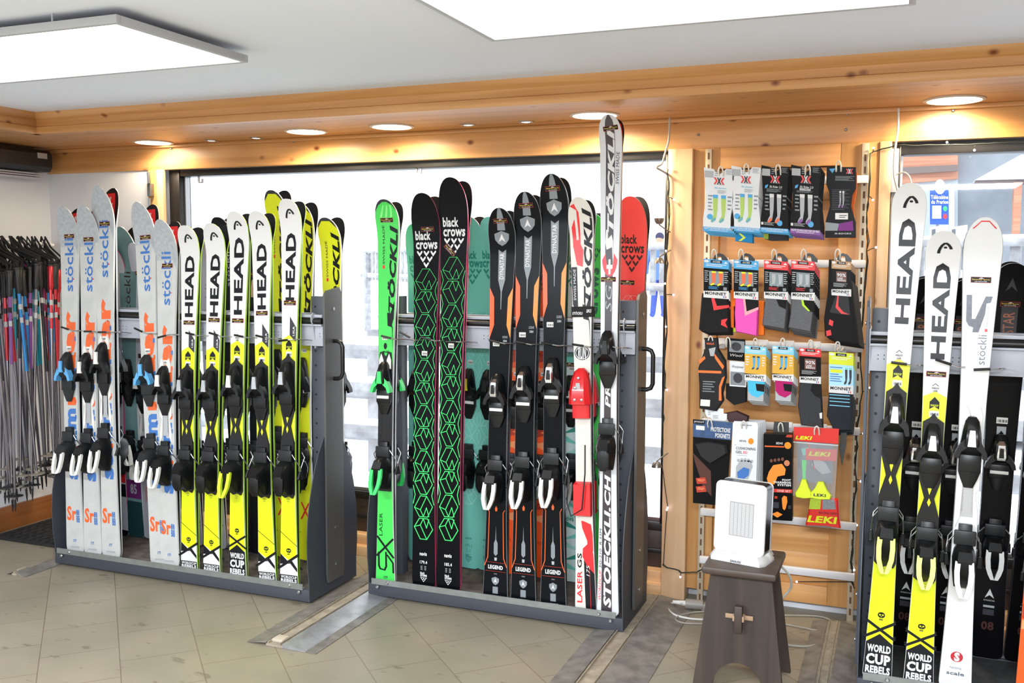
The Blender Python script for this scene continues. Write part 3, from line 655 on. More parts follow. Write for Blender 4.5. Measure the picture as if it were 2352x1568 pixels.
def D_gs():
    s = Ski(1.75, .096, .067, .108, K['cream'], K['white'], tipl=.1, rise=.05, sq=2.1, rb=.03, trim=K['lgrey'])
    stockli_face(s, .70, .975, K['black'], .05, .95, False)
    s.poly([(-1, .98), (-.55, .985), (-.1, .965), (-.1, .89), (.15, .875), (.1, .835), (-.45, .84), (-.75, .885), (-.8, .93), (-.5, .95), (-.45, .90), (-.25, .90), (-.3, .97)], K['red'], 2)
    s.poly([(-1, .835), (-.45, .835), (-.4, .73), (-.55, .72), (-.95, .745)], K['black'], 2); s.text('SWISS MADE', -.82, .755, -.58, .83, K['white'], bold=.0)
    k = s.ww/s.L
    s.poly([(.9*math.cos(a), .628+.9*k*math.sin(a)) for a in [i*math.pi/14 for i in range(28)]], K['black'], 2); s.poly([(.8*math.cos(a), .628+.8*k*math.sin(a)) for a in [i*math.pi/14 for i in range(28)]], K['white'], 3)
    s.poly([(.72*math.cos(a), .628+.72*k*math.sin(a)) for a in [i*math.pi/14 for i in range(28)]], K['black'], 4); s.text('RUN', -.5, .612, .5, .645, K['white'], rot=False, lay=5, shear=.2)
    s.poly([(-.4, .272), (.4, .272), (.4, .285), (-.4, .285), (-.4, .262), (0, .247), (.4, .262), (.4, .272)][:4]+[(-.4, .285), (.4, .285), (.4, .262), (0, .247), (-.4, .262)][2:4]+[(0, .247)], K['yellow'], 2) if False else s.poly([(-.45, .287), (.45, .287), (.45, .262), (0, .244), (-.45, .262)], K['yellow'], 2)
    s.text('black', -.38, .278, .2, .285, K['black'], rot=False); s.text('crows', -.38, .270, .38, .2765, K['black'], rot=False); crow(s, -.3, .25, .3, .267, K['black'])
    s.poly([(-.35, .222), (-.1, .222), (.8, .215), (.95, .19), (.95, .15), (.35, .155), (.3, .175), (-.25, .205)], K['red'], 2)
    s.poly([(-.2, .155), (.75, .175), (.95, .14), (.98, .095), (.2, .115), (-.25, .135)], K['red'], 2.4)
    s.poly([(-.1, .135), (.98, .105), (1, 0), (.02, 0), (-.05, .06)], K['black'], 1.5); s.text('175', .15, .088, .5, .115, K['white'], shear=.2, bold=0); s.line([(.5, .12), (.5, .01)], .04, K['red'], 3)
    s.text('LASER', -.82, .022, -.32, .10, K['red'], bold=.02, shear=0); s.text('GS', -.82, .107, -.32, .143, K['black'], bold=.02)
    return s
def D_sg():
    gr = mat('ink_pale_silver', '#d3d5d8', .3)
    s = Ski(2.10, .094, .068, .096, gr, K['white'], tipl=.085, rise=.045, rst=.93, sq=2.3, rb=.02, trim=K['white'])
    s.poly([(-.55, .35), (.32, .35), (.42, .99), (.2, 1), (-.3, 1), (-.45, .99)], mat('ink_graphite', '#3a3438', .32), 1.4)
    s.text('TÖCKLI', -.42, .77, .38, .975, K['white'], bold=.05, shear=.25)
    s.poly([(.4, .70), (.25, .74), (-.35, .735), (-.48, .75), (-.4, .775), (-.2, .775), (-.2, .757), (.2, .765), (.36, .752)], K['white'], 3)
    s.text('SWISS MADE', .5, .865, .82, .93, K['charcoal'], bold=0, shear=.2)
    s.poly([(.02+.85*math.cos(a), .715+.033*math.sin(a)) for a in [math.pi+i*math.pi/12 for i in range(13)]]+[(.02+.45*math.cos(a), .728+.03*math.sin(a)) for a in [-i*math.pi/12 for i in range(13)]], K['red'], 1.8)
    s.poly([(-.12, .686), (.12, .686), (.12, .716), (-.12, .716)], K['white'], 2.2); s.poly([(-.34, .697), (.34, .697), (.34, .705), (-.34, .705)], K['white'], 2.4)
    s.text('SG', -.42, .612, .3, .665, K['lgrey'], shear=.2, bold=-.01)
    s.text('PRO', -.4, .42, .28, .5, K['white'], bold=.03, shear=.2)
    s.band(0, .36, mat('ink_graphite', ''), 1.5, -.62, .4); s.text('STOECKLI.CH', -.42, .015, .34, .285, K['white'], bold=.045, shear=.2)
    s.text('WORLDCUP', -.92, .03, -.66, .09, K['red'], bold=.0, shear=.2); s.text('SG-210  R:33M', -.92, .095, -.66, .175, K['charcoal'], bold=.0, shear=.2)
    for i, c in enumerate(('amber', 'yellow', 'green', 'cyan')): s.band(.502+i*.0045, .5065+i*.0045, K[c], 3, -.15, .15)
    s.poly([(-.98, .70), (.98, .70), (.98, .95), (.8, .99), (-.8, .99), (-.98, .95)], K['red'], 1, True)
    return s
def D_gamma():
    s = Ski(1.62, .105, .073, .122, mat('ink_pearl_white', '#dfe0e0', .28), K['white'], tipl=.115, rise=.045, rst=.9, sq=2.2, rb=.03, trim=K['lgrey'])
    s.line([(-.75, .978), (-.4, .992), (.4, .992), (.75, .978)], .1, K['red'], 2)
    s.poly([(-.78, .84), (-.46, .84), (-.42, .79), (-.2, .79), (.35, .838), (.75, .838), (.66, .825), (.42, .823), (.38, .80), (.05, .762), (-.35, .762), (-.3, .772), (-.6, .775), (-.78, .785)], mat('ink_slate', '#4d5260', .3, var=.3, scale=90), 2)
    s.text('swiss made', .45, .775, .6, .82, K['lgrey'], bold=0); s.band(.764, .770, K['red'], 2, .44, .62)
    s.text('stöckli', .05, .695, .62, .757, K['steelb'], bold=-.005); s.tag_(.585, 0, .34)
    k = s.ww/s.L; s.poly([(0+.42*math.cos(a), .072+.5*k*math.sin(a)) for a in [i*math.pi/12 for i in range(24)]], mat('ink_ruby', '#b3222f', .3), 2); s.text('S', -.18, .062, .2, .082, K['white'], rot=False, bold=.06)
    s.text('gamma', -.45, .043, .35, .05, K['lgrey'], rot=False); s.text('scale', -.6, .032, .55, .040, K['steelb'], rot=False)
    return s
def D_plain(kind):
    if kind == 'yellow':
        s = Ski(1.75, .098, .068, .115, mat('ink_acid_yellow', '#dbe21c', .32), K['white'], tipl=.095, rise=.05, sq=2.2, trim=K['white']); stockli_face(s, .67, .96, K['black'], .05, .92)
        s.poly([(-1, 1), (-1, .97), (-.6, .99), (.6, .99), (1, .97), (1, 1)], K['charcoal'], 2); s.text('X', -.7, .12, .7, .17, K['red'], rot=False, bold=.0); s.tag_(.6, .1, .35); s.text('175', -.2, .205, .2, .211, K['black'], rot=False)
    elif kind == 'blackstk':
        s = Ski(1.68, .105, .075, .118, K['black'], K['black'], tipl=.1, rise=.05, sq=2.2, trim=K['charcoal']); s.text('stöckli', .1, .80, .5, .9, K['lgrey'], bold=0)
        for i in range(9): s.band(.62+i*.014, .624+i*.014, K['pink'] if i < 5 else K['lgrey'], 2, .35, .55)
        s.tag_(.56, 0, .4)
    elif kind == 'blackgold':
        s = Ski(1.66, .105, .075, .118, K['black'], K['red'], tipl=.1, rise=.05, sq=2.2, trim=K['charcoal']); s.text('LR', -.6, .73, .6, .87, mat('ink_sand', '#c2a583', .4), bold=.04); s.tag_(.56, 0, .4)
    elif kind == 'teal85':
        s = Ski(1.60, .112, .085, .127, mat('ink_mist_teal', '#6f9596', .35, var=.35, scale=5), K['white'], tipl=.13, rise=.05, rst=.88, sq=2.0, trim=K['lgrey'])
        s.text('stöckli', -.42, .72, .3, .86, K['brown'], bold=.0); s.band(0, .12, mat('ink_deep_teal', '#1d4145', .35), 1); s.band(.13, .19, K['purple'], 2); s.text('85', -.5, .145, .4, .178, K['lgrey'], rot=False, bold=.03); s.tag_(.5, 0, .3)
    elif kind == 'lilac':
        s = Ski(1.62, .108, .078, .120, mat('ink_lilac_grey', '#b3b4be', .35), K['white'], tipl=.12, rise=.05, rst=.89, sq=2.1, trim=K['lgrey'])
        s.text('stöckli', -.4, .72, .35, .86, K['grey'], bold=-.005); s.poly([(-.6, .17), (1, .27), (1, .21), (-.6, .12)], mat('ink_dusty_pink', '#b58c95', .4), 2); s.tag_(.55, 0, .3); s.band(.62, .635, K['brown'], 2, -.7, .5)
    elif kind == 'redtail':
        s = Ski(1.55, .104, .078, .118, mat('ink_fog_grey', '#b9bcc4', .35), K['pink'], tipl=.12, rise=.05, rst=.89, sq=2.1, trim=K['lgrey'])
        s.band(.14, .185, K['black'], 2); s.band(.19, .25, K['red'], 2); s.text('1', -.2, .2, .3, .24, K['white'], rot=False, bold=.04); s.band(0, .02, K['black'], 2)
    elif kind == 'orange':
        s = D_crow(1.72, mat('ink_vivid_orange', '#ff5a1c', .35), K['rust'], None, K['black'], hx=None, wide=.125)
        for i in range(17):
            v = .16+i*.036; c = (K['ltan'], K['rust'], mat('ink_light_orange', '#ff7c3c', .35))[i % 3]; f = 1 if i % 2 else -1
            s.poly([(-f, v), (f, v+.018), (-f, v+.036)], c, 2); s.poly([(f, v+.01), (-f*.1, v+.02), (f, v+.034)], (K['ltan'], mat('ink_light_orange', ''), K['rust'])[i % 3], 2.4)
        s.text('mantra', -.6, .10, .3, .11, K['rust'], rot=False, bold=0)
    elif kind == 'mint':
        s = D_crow(1.7, mat('ink_mint_white', '#cfe2de', .35), K['dteal'], None, K['white'], hx=None, wide=.118)
        for i in range(18):
            v = .03+i*.03; f = 1 if i % 2 else -1; s.poly([(-f, v), (f, v+.01), (f, v+.03)], (K['teal'], K['dteal'], mat('ink_pale_mint', '#9fd8cc', .35))[i % 3], 2)
        s.poly([(-1, .6), (1, .62), (1, .72), (0, .66)], K['teal'], 2); s.text('ova', -.6, .175, .2, .185, K['dteal'], rot=False)
    elif kind == 'greencrow':
        s = Ski(1.7, .105, .08, .118, mat('ink_bright_green', ''), K['black'], tipl=.12, rise=.05, rst=.88, sq=2.3); s.text('black crows', -.6, .62, .5, .86, K['dgreen'], bold=.04); crow(s, -.6, .87, .6, .91, K['dgreen'])
    return s
DES = {}
def design(k):
    if k in DES: return DES[k]
    f = {'sr88': D_sr88, 'headA': lambda: D_head(0), 'headB': lambda: D_head(1), 'green': D_green,
         'navis': lambda: D_crow(1.85, mat('navis_black', '#090a0e', .25, spec=.12), K['white'], mat('ink_neon_green', '#3ce070', .32), K['pink'], 'navis', '185.4', w0=.028, w1=.075),
         'navis2': lambda: D_crow(1.79, mat('navis_black', ''), K['white'], mat('ink_neon_green', ''), K['pink'], 'navis', '179.4', w0=.028, w1=.075),
         'legend': D_legend, 'x08': D_x08, 'gs': D_gs, 'sg': D_sg, 'gamma': D_gamma,
         'tealcrow': lambda: D_crow(1.71, mat('ink_turquoise', '#7ccfc1', .35), K['dteal'], mat('ink_pale_turquoise', '#b4e6dd', .35), K['pink'], 'captis birdie', '171.1', hx=(.19, .74, 11), w0=.03, w1=.05, wide=.125),
         'redcrow': lambda: D_crow(1.75, mat('ink_coral_red', '#f2453f', .35), K['brown'], mat('ink_pale_pink', '#f3a29c', .35), K['black'], 'camox', '183', hx=(.19, .76, 11), w0=.03, w1=.06, wide=.13)}
    s = f[k]() if k in f else D_plain(k)
    DES[k] = (s, s.mesh('ski_body')); return DES[k]

# --- bindings -------------------------------------------------------------
BIND = {}
def ringh(w, h, s, F): return [F(-w, 0, s), F(-w, h*.65, s), F(-w*.6, h, s), F(w*.6, h, s), F(w, h*.65, s), F(w, 0, s)]
def bindings(kind, s, st, sh):
    # returns list of (name, mesh, z of origin, children)
    key = (kind, id(s))
    if key in BIND: return BIND[key]
    cfg = dict(race=(blk, silver, blk, None), raceL=(blk, pw, mat('lime_lever', '#c9e82c', .35), None), legend=(blk, chrome, pw, pw), stk=(blk, pw, pw, None), squire=(blk2, mat('sky_blue_plastic', '#5aa6dc', .35), pw, None),
               green=(blk, mat('green_plastic', '#3ddc6c', .35), mat('green_plastic', ''), pw), red=(mat('red_plastic', '#d81f26', .3, coat=.3), steel, mat('red_plastic', ''), None), black=(blk, blk2, blk2, None),
               x08=(blk, chrome, mat('smoky_white_plastic', '#c9c9c6', .3), pw), gamma=(blk, pw, pw, None), blackyel=(blk, mat('yellow_plastic', '#e0dc2a', .35), blk, pw))[kind]
    body, acc, lev, afd = cfg; L = s.L
    def F0(base):
        def F(u, h, z): return (u, -(base+h), z)
        return F
    bt, bh = s.off(st/L)+s.T(st/L), s.off(sh/L)+s.T(sh/L); pl = .008; out = []
    if kind in ('race', 'raceL'):
        F = F0(min(bt, bh)-.001); mb = MB()
        P = [(-.012, st+.10), (0, st+.118), (.012, st+.10), (.033, st+.085), (.035, st-.13), (.016, st-.20), (.034, sh+.13), (.036, sh-.10), (.028, sh-.118), (.01, sh-.108), (-.01, sh-.118), (-.028, sh-.108), (-.036, sh-.10), (-.034, sh+.13), (-.016, st-.20), (-.035, st-.13), (-.033, st+.085)]
        mb.prism(P, 0, pl+.002, blk, lambda p, q, t: F(p, t, q))
        for c, a in ((st-.165, .022), (st-.215, .016)): mb.prism([(0, c-a), (.006, c), (0, c+a), (-.006, c)], pl+.002, pl+.0025, K['yellow'], lambda p, q, t: F(p, t, q))
        mb.prism([(-.004, sh+.10), (.004, sh+.10), (.012, sh+.06), (-.012, sh+.06)], pl+.002, pl+.006, chrome, lambda p, q, t: F(p, t, q))
        out.append(('binding_plate', mb.mesh('binding_plate'), [], None))
    elif kind in ('stk', 'gamma', 'green'):
        F = F0(min(bt, bh)-.001); mb = MB(); c = pw if kind == 'stk' or kind == 'gamma' else blk
        mb.prism([(-.02, sh+.14), (.02, sh+.14), (.016, st-.12), (-.016, st-.12)], 0, pl, silver if kind != 'green' else blk2, lambda p, q, t: F(p, t, q))
        for a in (-1, 1):
            m2 = MB(); m2.prism([(a*.034, sh+.10), (a*.012, sh+.16), (a*.012, st-.16), (a*.034, st-.11), (a*.034, st-.16), (a*.022, (st+sh)/2+.02), (a*.034, sh+.15)], 0, pl, c, lambda p, q, t: F(p, t, q))
            out.append(('plate_rail', m2.mesh('plate_rail'), [], None))
            m2 = MB(); m2.prism([(a*.008, st+.09), (a*.02, st+.12), (a*.03, st+.09), (a*.03, st+.05), (a*.012, st+.05)], 0, pl+.002, c if kind != 'green' else pw, lambda p, q, t: F(p, t, q))
            out.append(('plate_tip', m2.mesh('plate_tip'), [], None))
        if kind == 'green':
            mb = MB(); mb.prism([(-.033, sh-.115), (.033, sh-.115), (.035, st-.1), (.035, st+.06), (.028, st+.125), (.012, st+.13), (.006, st+.11), (-.006, st+.11), (-.012, st+.13), (-.028, st+.125), (-.035, st+.06), (-.035, st-.1)], 0, pl-.001, blk, lambda p, q, t: F(p, t, q))
        out.append(('binding_plate', mb.mesh('binding_plate'), [], None))
    elif kind == 'red':
        F = F0(min(bt, bh)-.001); mb = MB(); mb.box(-.034, .034, -.0, 0, 0, 0, body)
        mb = MB(); mb.loft([[F(-w, 0, z), F(-w, h, z), F(w, h, z), F(w, 0, z)] for z, w, h in ((sh+.02, .033, .012), (sh+.01, .036, .03), (sh-.12, .036, .03), (sh-.125, .034, .008))], body)
        out.append(('binding_plate', mb.mesh('binding_plate'), [], None))
    F = F0(bt+pl); z = st; mb = MB()
    if kind == 'red':
        mb.loft([ringh(w, h, z+d, F) for d, w, h in ((.10, .012, .01), (.085, .026, .03), (.05, .036, .045), (.0, .042, .06), (-.05, .046, .055), (-.055, .036, .03), (-.11, .036, .026))], body)
        for a, d in ((0, .06), (-.012, .02), (-.014, -.03), (.016, -.03)): mb.lathe([(.006, 0), (.006, -.002), (.003, -.004), (.0003, -.004)], steel, F(a, .048+(.01 if d < .03 else 0), z+d), 12, 1)
    else:
        mb.loft([ringh(w, h, z+d, F) for d, w, h in ((.082, .012, .012), (.068, .021, .026), (.035, .027, .046), (.0, .031, .052), (-.028, .037, .042), (-.045, .036, .022))], body)
        mb.box(-.034, .034, -(bt+pl+.016), -(bt), z-.105, z-.046, body, .003)
        mb.loft([ringh(w, h, z+d, F) for d, w, h in ((-.105, .034, .012), (-.13, .026, .010), (-.16, .014, .006))], body)
        if afd: mb.box(-.03, .03, -(bt+pl+.020), -(bt+pl+.01), z-.086, z-.072, afd, .002)
    ch = []
    if kind != 'red':
        for a in (-1, 1):
            w = MB(); w.prism([(a*.014, z+.02), (a*.032, z-.005), (a*.047, z-.035), (a*.05, z-.055), (a*.038, z-.058), (a*.03, z-.035), (a*.014, z-.02)], .016, .046, acc if kind in ('green', 'squire') else body, lambda p, q, t: F(p, t, q))
            ch.append(('toe_wing', w.mesh('toe_wing')))
    w = MB()
    if kind in ('legend', 'x08'): w.loft([ringh(a, b, z+d, F) for d, a, b in ((.06, .012, .036), (.045, .018, .052), (.0, .024, .060), (-.018, .021, .054))], acc); w.prism([(-.006, z+.035), (.006, z+.035), (.008, z-.005), (-.008, z-.005)], .057, .0625, blk, lambda p, q, t: F(p, t, q))
    else: w.prism([(-.008, z+.04), (.008, z+.04), (.013, z-.015), (-.013, z-.015)], .046, .0555, acc, lambda p, q, t: F(p, t, q))
    ch.append(('forward_adjuster', w.mesh('forward_adjuster')))
    out.append(('toe_binding', mb.mesh('toe_binding'), ch, None))
    F = F0(bh+pl); z = sh; mb = MB(); ch = []
    if kind == 'red':
        mb.tube([F(.02, .03, z+.18), F(.02, .035, z+.06), F(.005, .035, z-.09), F(-.04, .04, z-.12), F(-.06, .03, z-.07), F(-.055, .02, z+.1)], .003, blk2)
        out.append(('cable', mb.mesh('cable'), [], None))
    else:
        mb.box(-.021, .021, -(bh+pl+.012), -bh, z-.10, z+.115, body, .002)
        mb.loft([ringh(w, h, z+d, F) for d, w, h in ((.045, .024, .03), (.03, .031, .062), (.0, .036, .078), (-.04, .034, .07), (-.075, .03, .045), (-.10, .026, .02))], body)
        mb.box(-.034, .034, -(bh+pl+.022), -(bh+pl+.010), z+.045, z+.095, blk2, .004)
        w = MB()
        if kind in ('race', 'black', 'blackyel'): w.loft([ringh(a, b, z+d, lambda u, h, zz: F(u, h+.06, zz)) for d, a, b in ((.0, .018, .012), (-.03, .026, .018), (-.075, .024, .014), (-.10, .012, .006))], lev)
        else:
            G = lambda p, q, t: F(p, .066+t-(q+.02)*.25-.0, z+q)
            a, b = (.030, .115) if kind not in ('squire', 'stk') else (.026, .10)
            for sd in (-1, 1): w.loft([[G(sd*(x0), q, 0), G(sd*(x0), q, .014), G(sd*(x0+ww), q, .014), G(sd*(x0+ww), q, 0)] for q, x0, ww in ((.0, .012, .016), (-.035, .014, .016), (-.07, .012, .016), (-.095, .005, .016), (-b, 0, .012))], lev)
        ch.append(('release_lever', w.mesh('release_lever')))
        out.append(('heel_binding', mb.mesh('heel_binding'), ch, None))
        for a in (-1, 1):
            w = MB(); w.tube([F(a*.03, .012, z+.08), F(a*.048, .010, z+.055), F(a*.052, -.02, z+.02), F(a*.052, -.03, z-.005)], .0025, steel, 6); w.tube([F(a*.052, -.03, z-.0), F(a*.05, -.043, z-.035)], [.006, .008], rub, 8)
            out.append(('brake_arm', w.mesh('brake_arm'), [], None))
    BIND[key] = out; return out

def add_parts(root, key, bind, sticker):
    s, me = design(key); L = s.L; st, sh = L*.535, L*.535-.40
    if bind is None: bindings_ = []
    else: bindings_ = bindings(bind, s, st, sh)
    for name, me2, ch, _ in bindings_:
        o = link(name, me2, root)
        for cn, cm in ch: link(cn, cm, o)
    if sticker is not None:
        v, u, rz = sticker; o = link('shop_sticker', STK, root)
        o.location = s.P(u, v, 6); 
        sl = (s.off(v+.01)+s.T(v+.01)-s.off(v-.01)-s.T(v-.01))/(.02*L); o.rotation_euler = (math.atan(sl), rz, 0)
    return root
PROTO = {}
def place(key, bind, tail, tip, label, cat='ski', sticker=(.92, 0, 0), slope=.055, pair=True, rlabel=None, grp=None, zt=.068, yaw=0):
    s, me = design(key); A = onz(tail[0], tail[1], zt)
    rowy = min((3.573, 3.914, 3.766, 4.108, 3.541, 3.882), key=lambda y: abs(y-A.y)) if tail[0] < 1940 else (3.541 if A.y < 3.7 else 3.882)
    if tail[0] < 820: rowy = 3.573 if A.y < 3.74 else 3.914
    elif tail[0] < 1940: rowy = 3.766 if A.y < 3.93 else 4.108
    A = ony(tail[0], tail[1], rowy); A.z = zt
    d = ray(*tip); # tip lies in the lean plane y = A.y + slope*(z-zt), less the tip's own rise
    rise = s.off(1)
    t = (A.y - rise + slope*(HC-zt))/(d.y - slope*d.z); B = O + d*t; B.y += rise
    ax = (B-A); Ln = ax.length; zax = ax.normalized(); xax = V((1, 0, 0)); 
    if yaw: xax = V((math.cos(yaw), math.sin(yaw), 0))
    xax = (xax - zax*xax.dot(zax)).normalized(); yax = zax.cross(xax)
    R = Matrix.Identity(4)
    for i in range(3): R[i][0] = xax[i]; R[i][1] = yax[i]; R[i][2] = zax[i]
    o = link('alpine_ski', me); add_parts(o, key, bind, sticker)
    o.matrix_world = Matrix.Translation(A) @ R @ Matrix.Diagonal((1, 1, Ln/s.L, 1)); tag(o, label, cat, grp)
    if pair:
        r = link('alpine_ski', me); add_parts(r, key, bind, None)
        r.matrix_world = Matrix.Translation(A) @ R @ Matrix.Rotation(math.pi, 4, 'Z') @ Matrix.Diagonal((1, 1, Ln/s.L, 1))
        tag(r, rlabel or 'rear ski of a pair, facing the window, behind the '+label[:60].rsplit(' ', 1)[0], cat)
    return o
place('sr88', 'squire', (176, 1266), (143, 474), 'leftmost grey-white ski in the left rack, with sky-blue toe binding', sticker=(.915, .1, 0), rlabel='reversed ski with white cross on red tip, behind the leftmost ski')
place('sr88', 'stk', (216, 1268), (189, 472), 'grey-white ski lettered in blue and orange, second from left in the left rack', sticker=(.905, 0, 0), rlabel='reversed ski with white cross on red tip, behind the second ski from left')
place('sr88', 'stk', (258, 1277), (223, 427), 'grey-white blue-lettered ski, tallest of the white-grey ones, third in the left rack', sticker=(.90, .1, 0), rlabel='reversed ski with white cross on red tip, behind the tallest grey-white ski')
place('sr88', 'squire', (370, 1292), (315, 465), 'fourth grey-white ski, sky-blue toe binding, its foot half covered', sticker=(.905, .1, 0), rlabel='reversed ski with white cross on red tip, behind the fourth grey-white ski')
place('sr88', 'stk', (392, 1297), (368, 505), 'shortest grey-white ski, overlapping its left neighbour, next to the first white-and-yellow ski', sticker=(.87, .1, 0), rlabel='reversed ski with white cross on red tip, behind the shortest grey-white ski')
HA = [('headA', 'race', (437, 1307), (424, 519), 'first from the left of its five in the left rack', (.722, .1, 0)), ('headA', 'race', (488, 1311), (484, 514), 'second of its five in the left rack', (.728, .1, 0)),
      ('headB', 'raceL', (548, 1327), (538, 487), 'white-and-yellow ski with lime heel lever and big tail letters, in the left rack', (.706, .05, 0)), ('headA', 'race', (616, 1332), (588, 486), 'fourth of its five, right of the lime-levered one', (.728, .05, 0)), ('headA', 'race', (666, 1343), (658, 458), 'tallest and rightmost of its five in the left rack', (.735, .05, 0))]
for i, (k, b, a, c, w, st) in enumerate(HA):
    place(k, b, a, c, w if w.startswith('white') else 'white-and-yellow ski, '+w, sticker=st, rlabel='reversed black-based twin behind the '+['first', 'second', 'third', 'fourth', 'fifth'][i]+' white-and-yellow ski of the left rack')
place('green', 'green', (887, 1338), (882, 459), 'bright green racing ski with black slanted lettering, leftmost in the middle rack', sticker=(.948, 0, 0), rlabel='reversed twin of the bright green ski, its dark tip showing behind')
place('navis2', None, (975, 1349), (969, 445), 'shorter wide black ski with neon green cube pattern and 179.4 on its tail', sticker=(.912, .15, 0), rlabel='reversed twin behind the shorter black cube-pattern ski')
for n in ('toe_binding', 'heel_binding'): pass
place('navis', None, (1031, 1357), (1034, 409), 'taller wide black ski with neon green cube pattern and 185.4 on its tail', sticker=(.83, -.3, math.radians(45)), rlabel='reversed twin behind the taller black cube-pattern ski')
for i, (a, c) in enumerate((((1139, 1377), (1147, 479)), ((1203, 1385), (1206, 442)), ((1272, 1389), (1267, 401)))):
    place('legend', 'legend', a, c, ['shortest', 'middle', 'tallest'][i]+' of the three black-and-orange shield skis in the middle rack', sticker=(.968, 0, -.03), rlabel='reversed twin behind the '+['shortest', 'middle', 'tallest'][i]+' black-and-orange shield ski')
GS = place('gs', 'red', (1347, 1395), (1328, 454), 'cream racing ski with red plates and a black strap in the middle rack', sticker=(.575, 0, 0), rlabel='reversed twin of the cream ski with red plates')
place('sg', 'black', (1397, 1407), (1398, 265), 'very long white and graphite racing ski rising above the window frame', sticker=(.975, .1, -.1), slope=.055, rlabel='red-based reversed twin of the very long racing ski')
o2 = link('shop_sticker', STK, [o for o in COL.objects if o.get('label', '').startswith('very long')][0]); s_ = DES['sg'][0]; o2.location = s_.P(-.1, .676, 6)
# velcro strap round the cream pair
s_ = DES['gs'][0]; mb = MB(); v0 = .727; w0 = s_.hw(v0)+.003
ringr = lambda z: [(-w0, -.021, z), (w0, -.021, z), (w0, .021, z), (-w0, .021, z)]
mb.loft([ringr(v0*s_.L-.022), ringr(v0*s_.L+.022)], mat('black_webbing', '#141416', .8), cap=False)
def mtext(mb, t, x0, z0, x1, z1, y, m, bold=.02, shear=0): vs, fs = T2(t, bold, shear); mb.add([(x0+(x1-x0)*a, y, z0+(z1-z0)*b) for a, b in vs], fs, m)
mtext(mb, 'STÖCKLI', -w0*.9, v0*s_.L-.012, w0*.1, v0*s_.L+.002, -.0218, K['white'], .03, .2); mtext(mb, 'SKI', w0*.45, v0*s_.L-.004, w0*.95, v0*s_.L+.01, -.0218, K['white'], .03, .2)
o = mb.obj('ski_strap'); o.matrix_world = GS.matrix_basis.copy(); tag(o, 'black fabric strap holding the cream ski pair together', 'strap')
# front skis, right rack
place('headB', 'raceL', (2014, 1556), (2092, 422), 'large white-and-yellow ski, taller of the two in the right rack', sticker=None, rlabel='reversed twin behind the tall white-and-yellow ski in the right rack')
place('headB', 'raceL', (2109, 1559), (2170, 532), 'shorter white-and-yellow ski, second in the right rack', sticker=(.69, .0, 0), rlabel='reversed twin behind the shorter white-and-yellow ski in the right rack')
place('gamma', 'gamma', (2192, 1585), (2264, 501), 'plain white ski with slate emblem and ruby round mark in the right rack', sticker=(.872, 0, 0), rlabel='reversed twin behind the plain white ski in the right rack')
place('orange', 'black', (2372, 1600), (2440, 640), 'orange ski at the right picture edge, only its lower side showing', sticker=None, pair=False)
# back rows
BK = [('redtail', 'black', (281, 1214), (252, 560), 'grey ski with pink edge and red square on its tail in the back row', None),
      ('teal85', 'black', (316, 1229), (277, 519), 'misty teal ski numbered 85 in the back row of the left rack', None), ('lilac', 'stk', (352, 1232), (306, 556), 'pale lilac-grey ski in the back row, just right of the teal one', (.90, 0, 0)),
      ('lilac', 'black', (448, 1245), (415, 548), 'lilac-grey ski in the back row, between the last grey-white and first yellow ski', None), ('lilac', 'black', (502, 1248), (463, 548), 'lilac-grey ski in the back row, between the first and second yellow skis', None),
      ('blackstk', 'black', (560, 1256), (499, 497), 'black ski with a dotted line in the back row, behind the second yellow ski', None), ('blackgold', 'black', (596, 1268), (576, 520), 'black ski with sand-coloured letters in the back row of the left rack', (.86, 0, 0)),
      ('yellow', 'blackyel', (655, 1278), (624, 435), 'acid yellow ski with black slanted letters, tallest in the left back row', None), ('yellow', 'blackyel', (706, 1290), (686, 463), 'acid yellow ski behind the tallest white-and-yellow ski', None),
      ('yellow', 'blackyel', (778, 1262), (747, 498), 'acid yellow ski passing behind the handle end of the left rack', None)]
BK2 = [('tealcrow', 'black', (962, 1310), (952, 512), 'turquoise ski in the back row, left of the black cube-pattern skis', None), ('tealcrow', 'blackyel', (1078, 1318), (1077, 496), 'turquoise ski in the back row, right of the 185.4 black ski', None), ('tealcrow', 'black', (1118, 1318), (1124, 496), 'turquoise ski in the back row, behind the shortest shield ski', None),
       ('orange', 'black', (1165, 1314), (1196, 535), 'vivid orange ski in the back row, between the first and second shield skis', (.74, .4, 0)), ('orange', 'black', (1236, 1336), (1252, 530), 'vivid orange ski in the back row, between the second and third shield skis', None),
       ('mint', 'x08', (1316, 1340), (1306, 500), 'mint and white patterned ski in the back row, left of the cream ski', (.61, -.2, 0)), ('greencrow', 'black', (1352, 1345), (1360, 488), 'bright green ski in the back row, behind the cream racing ski', None), ('redcrow', 'black', (1436, 1345), (1448, 449), 'coral red ski in the back row, behind the right end of the middle rack', (.79, -.3, 0))]
BK3 = [('x08', 'x08', (2072, 1482), (2130, 636), 'black ski in the right back row, between the two white-and-yellow skis at left', (.89, -.3, 0)), ('x08', 'x08', (2164, 1494), (2222, 640), 'black ski in the right back row, behind the shorter white-and-yellow ski', (.89, 0, 0)),
       ('x08', 'x08', (2262, 1501), (2330, 602), 'black ski numbered 08 in the right back row, right of the plain white ski', (.90, .0, 0)), ('x08', 'x08', (2345, 1508), (2425, 640), 'black ski at the right picture edge, last in the right back row', None)]
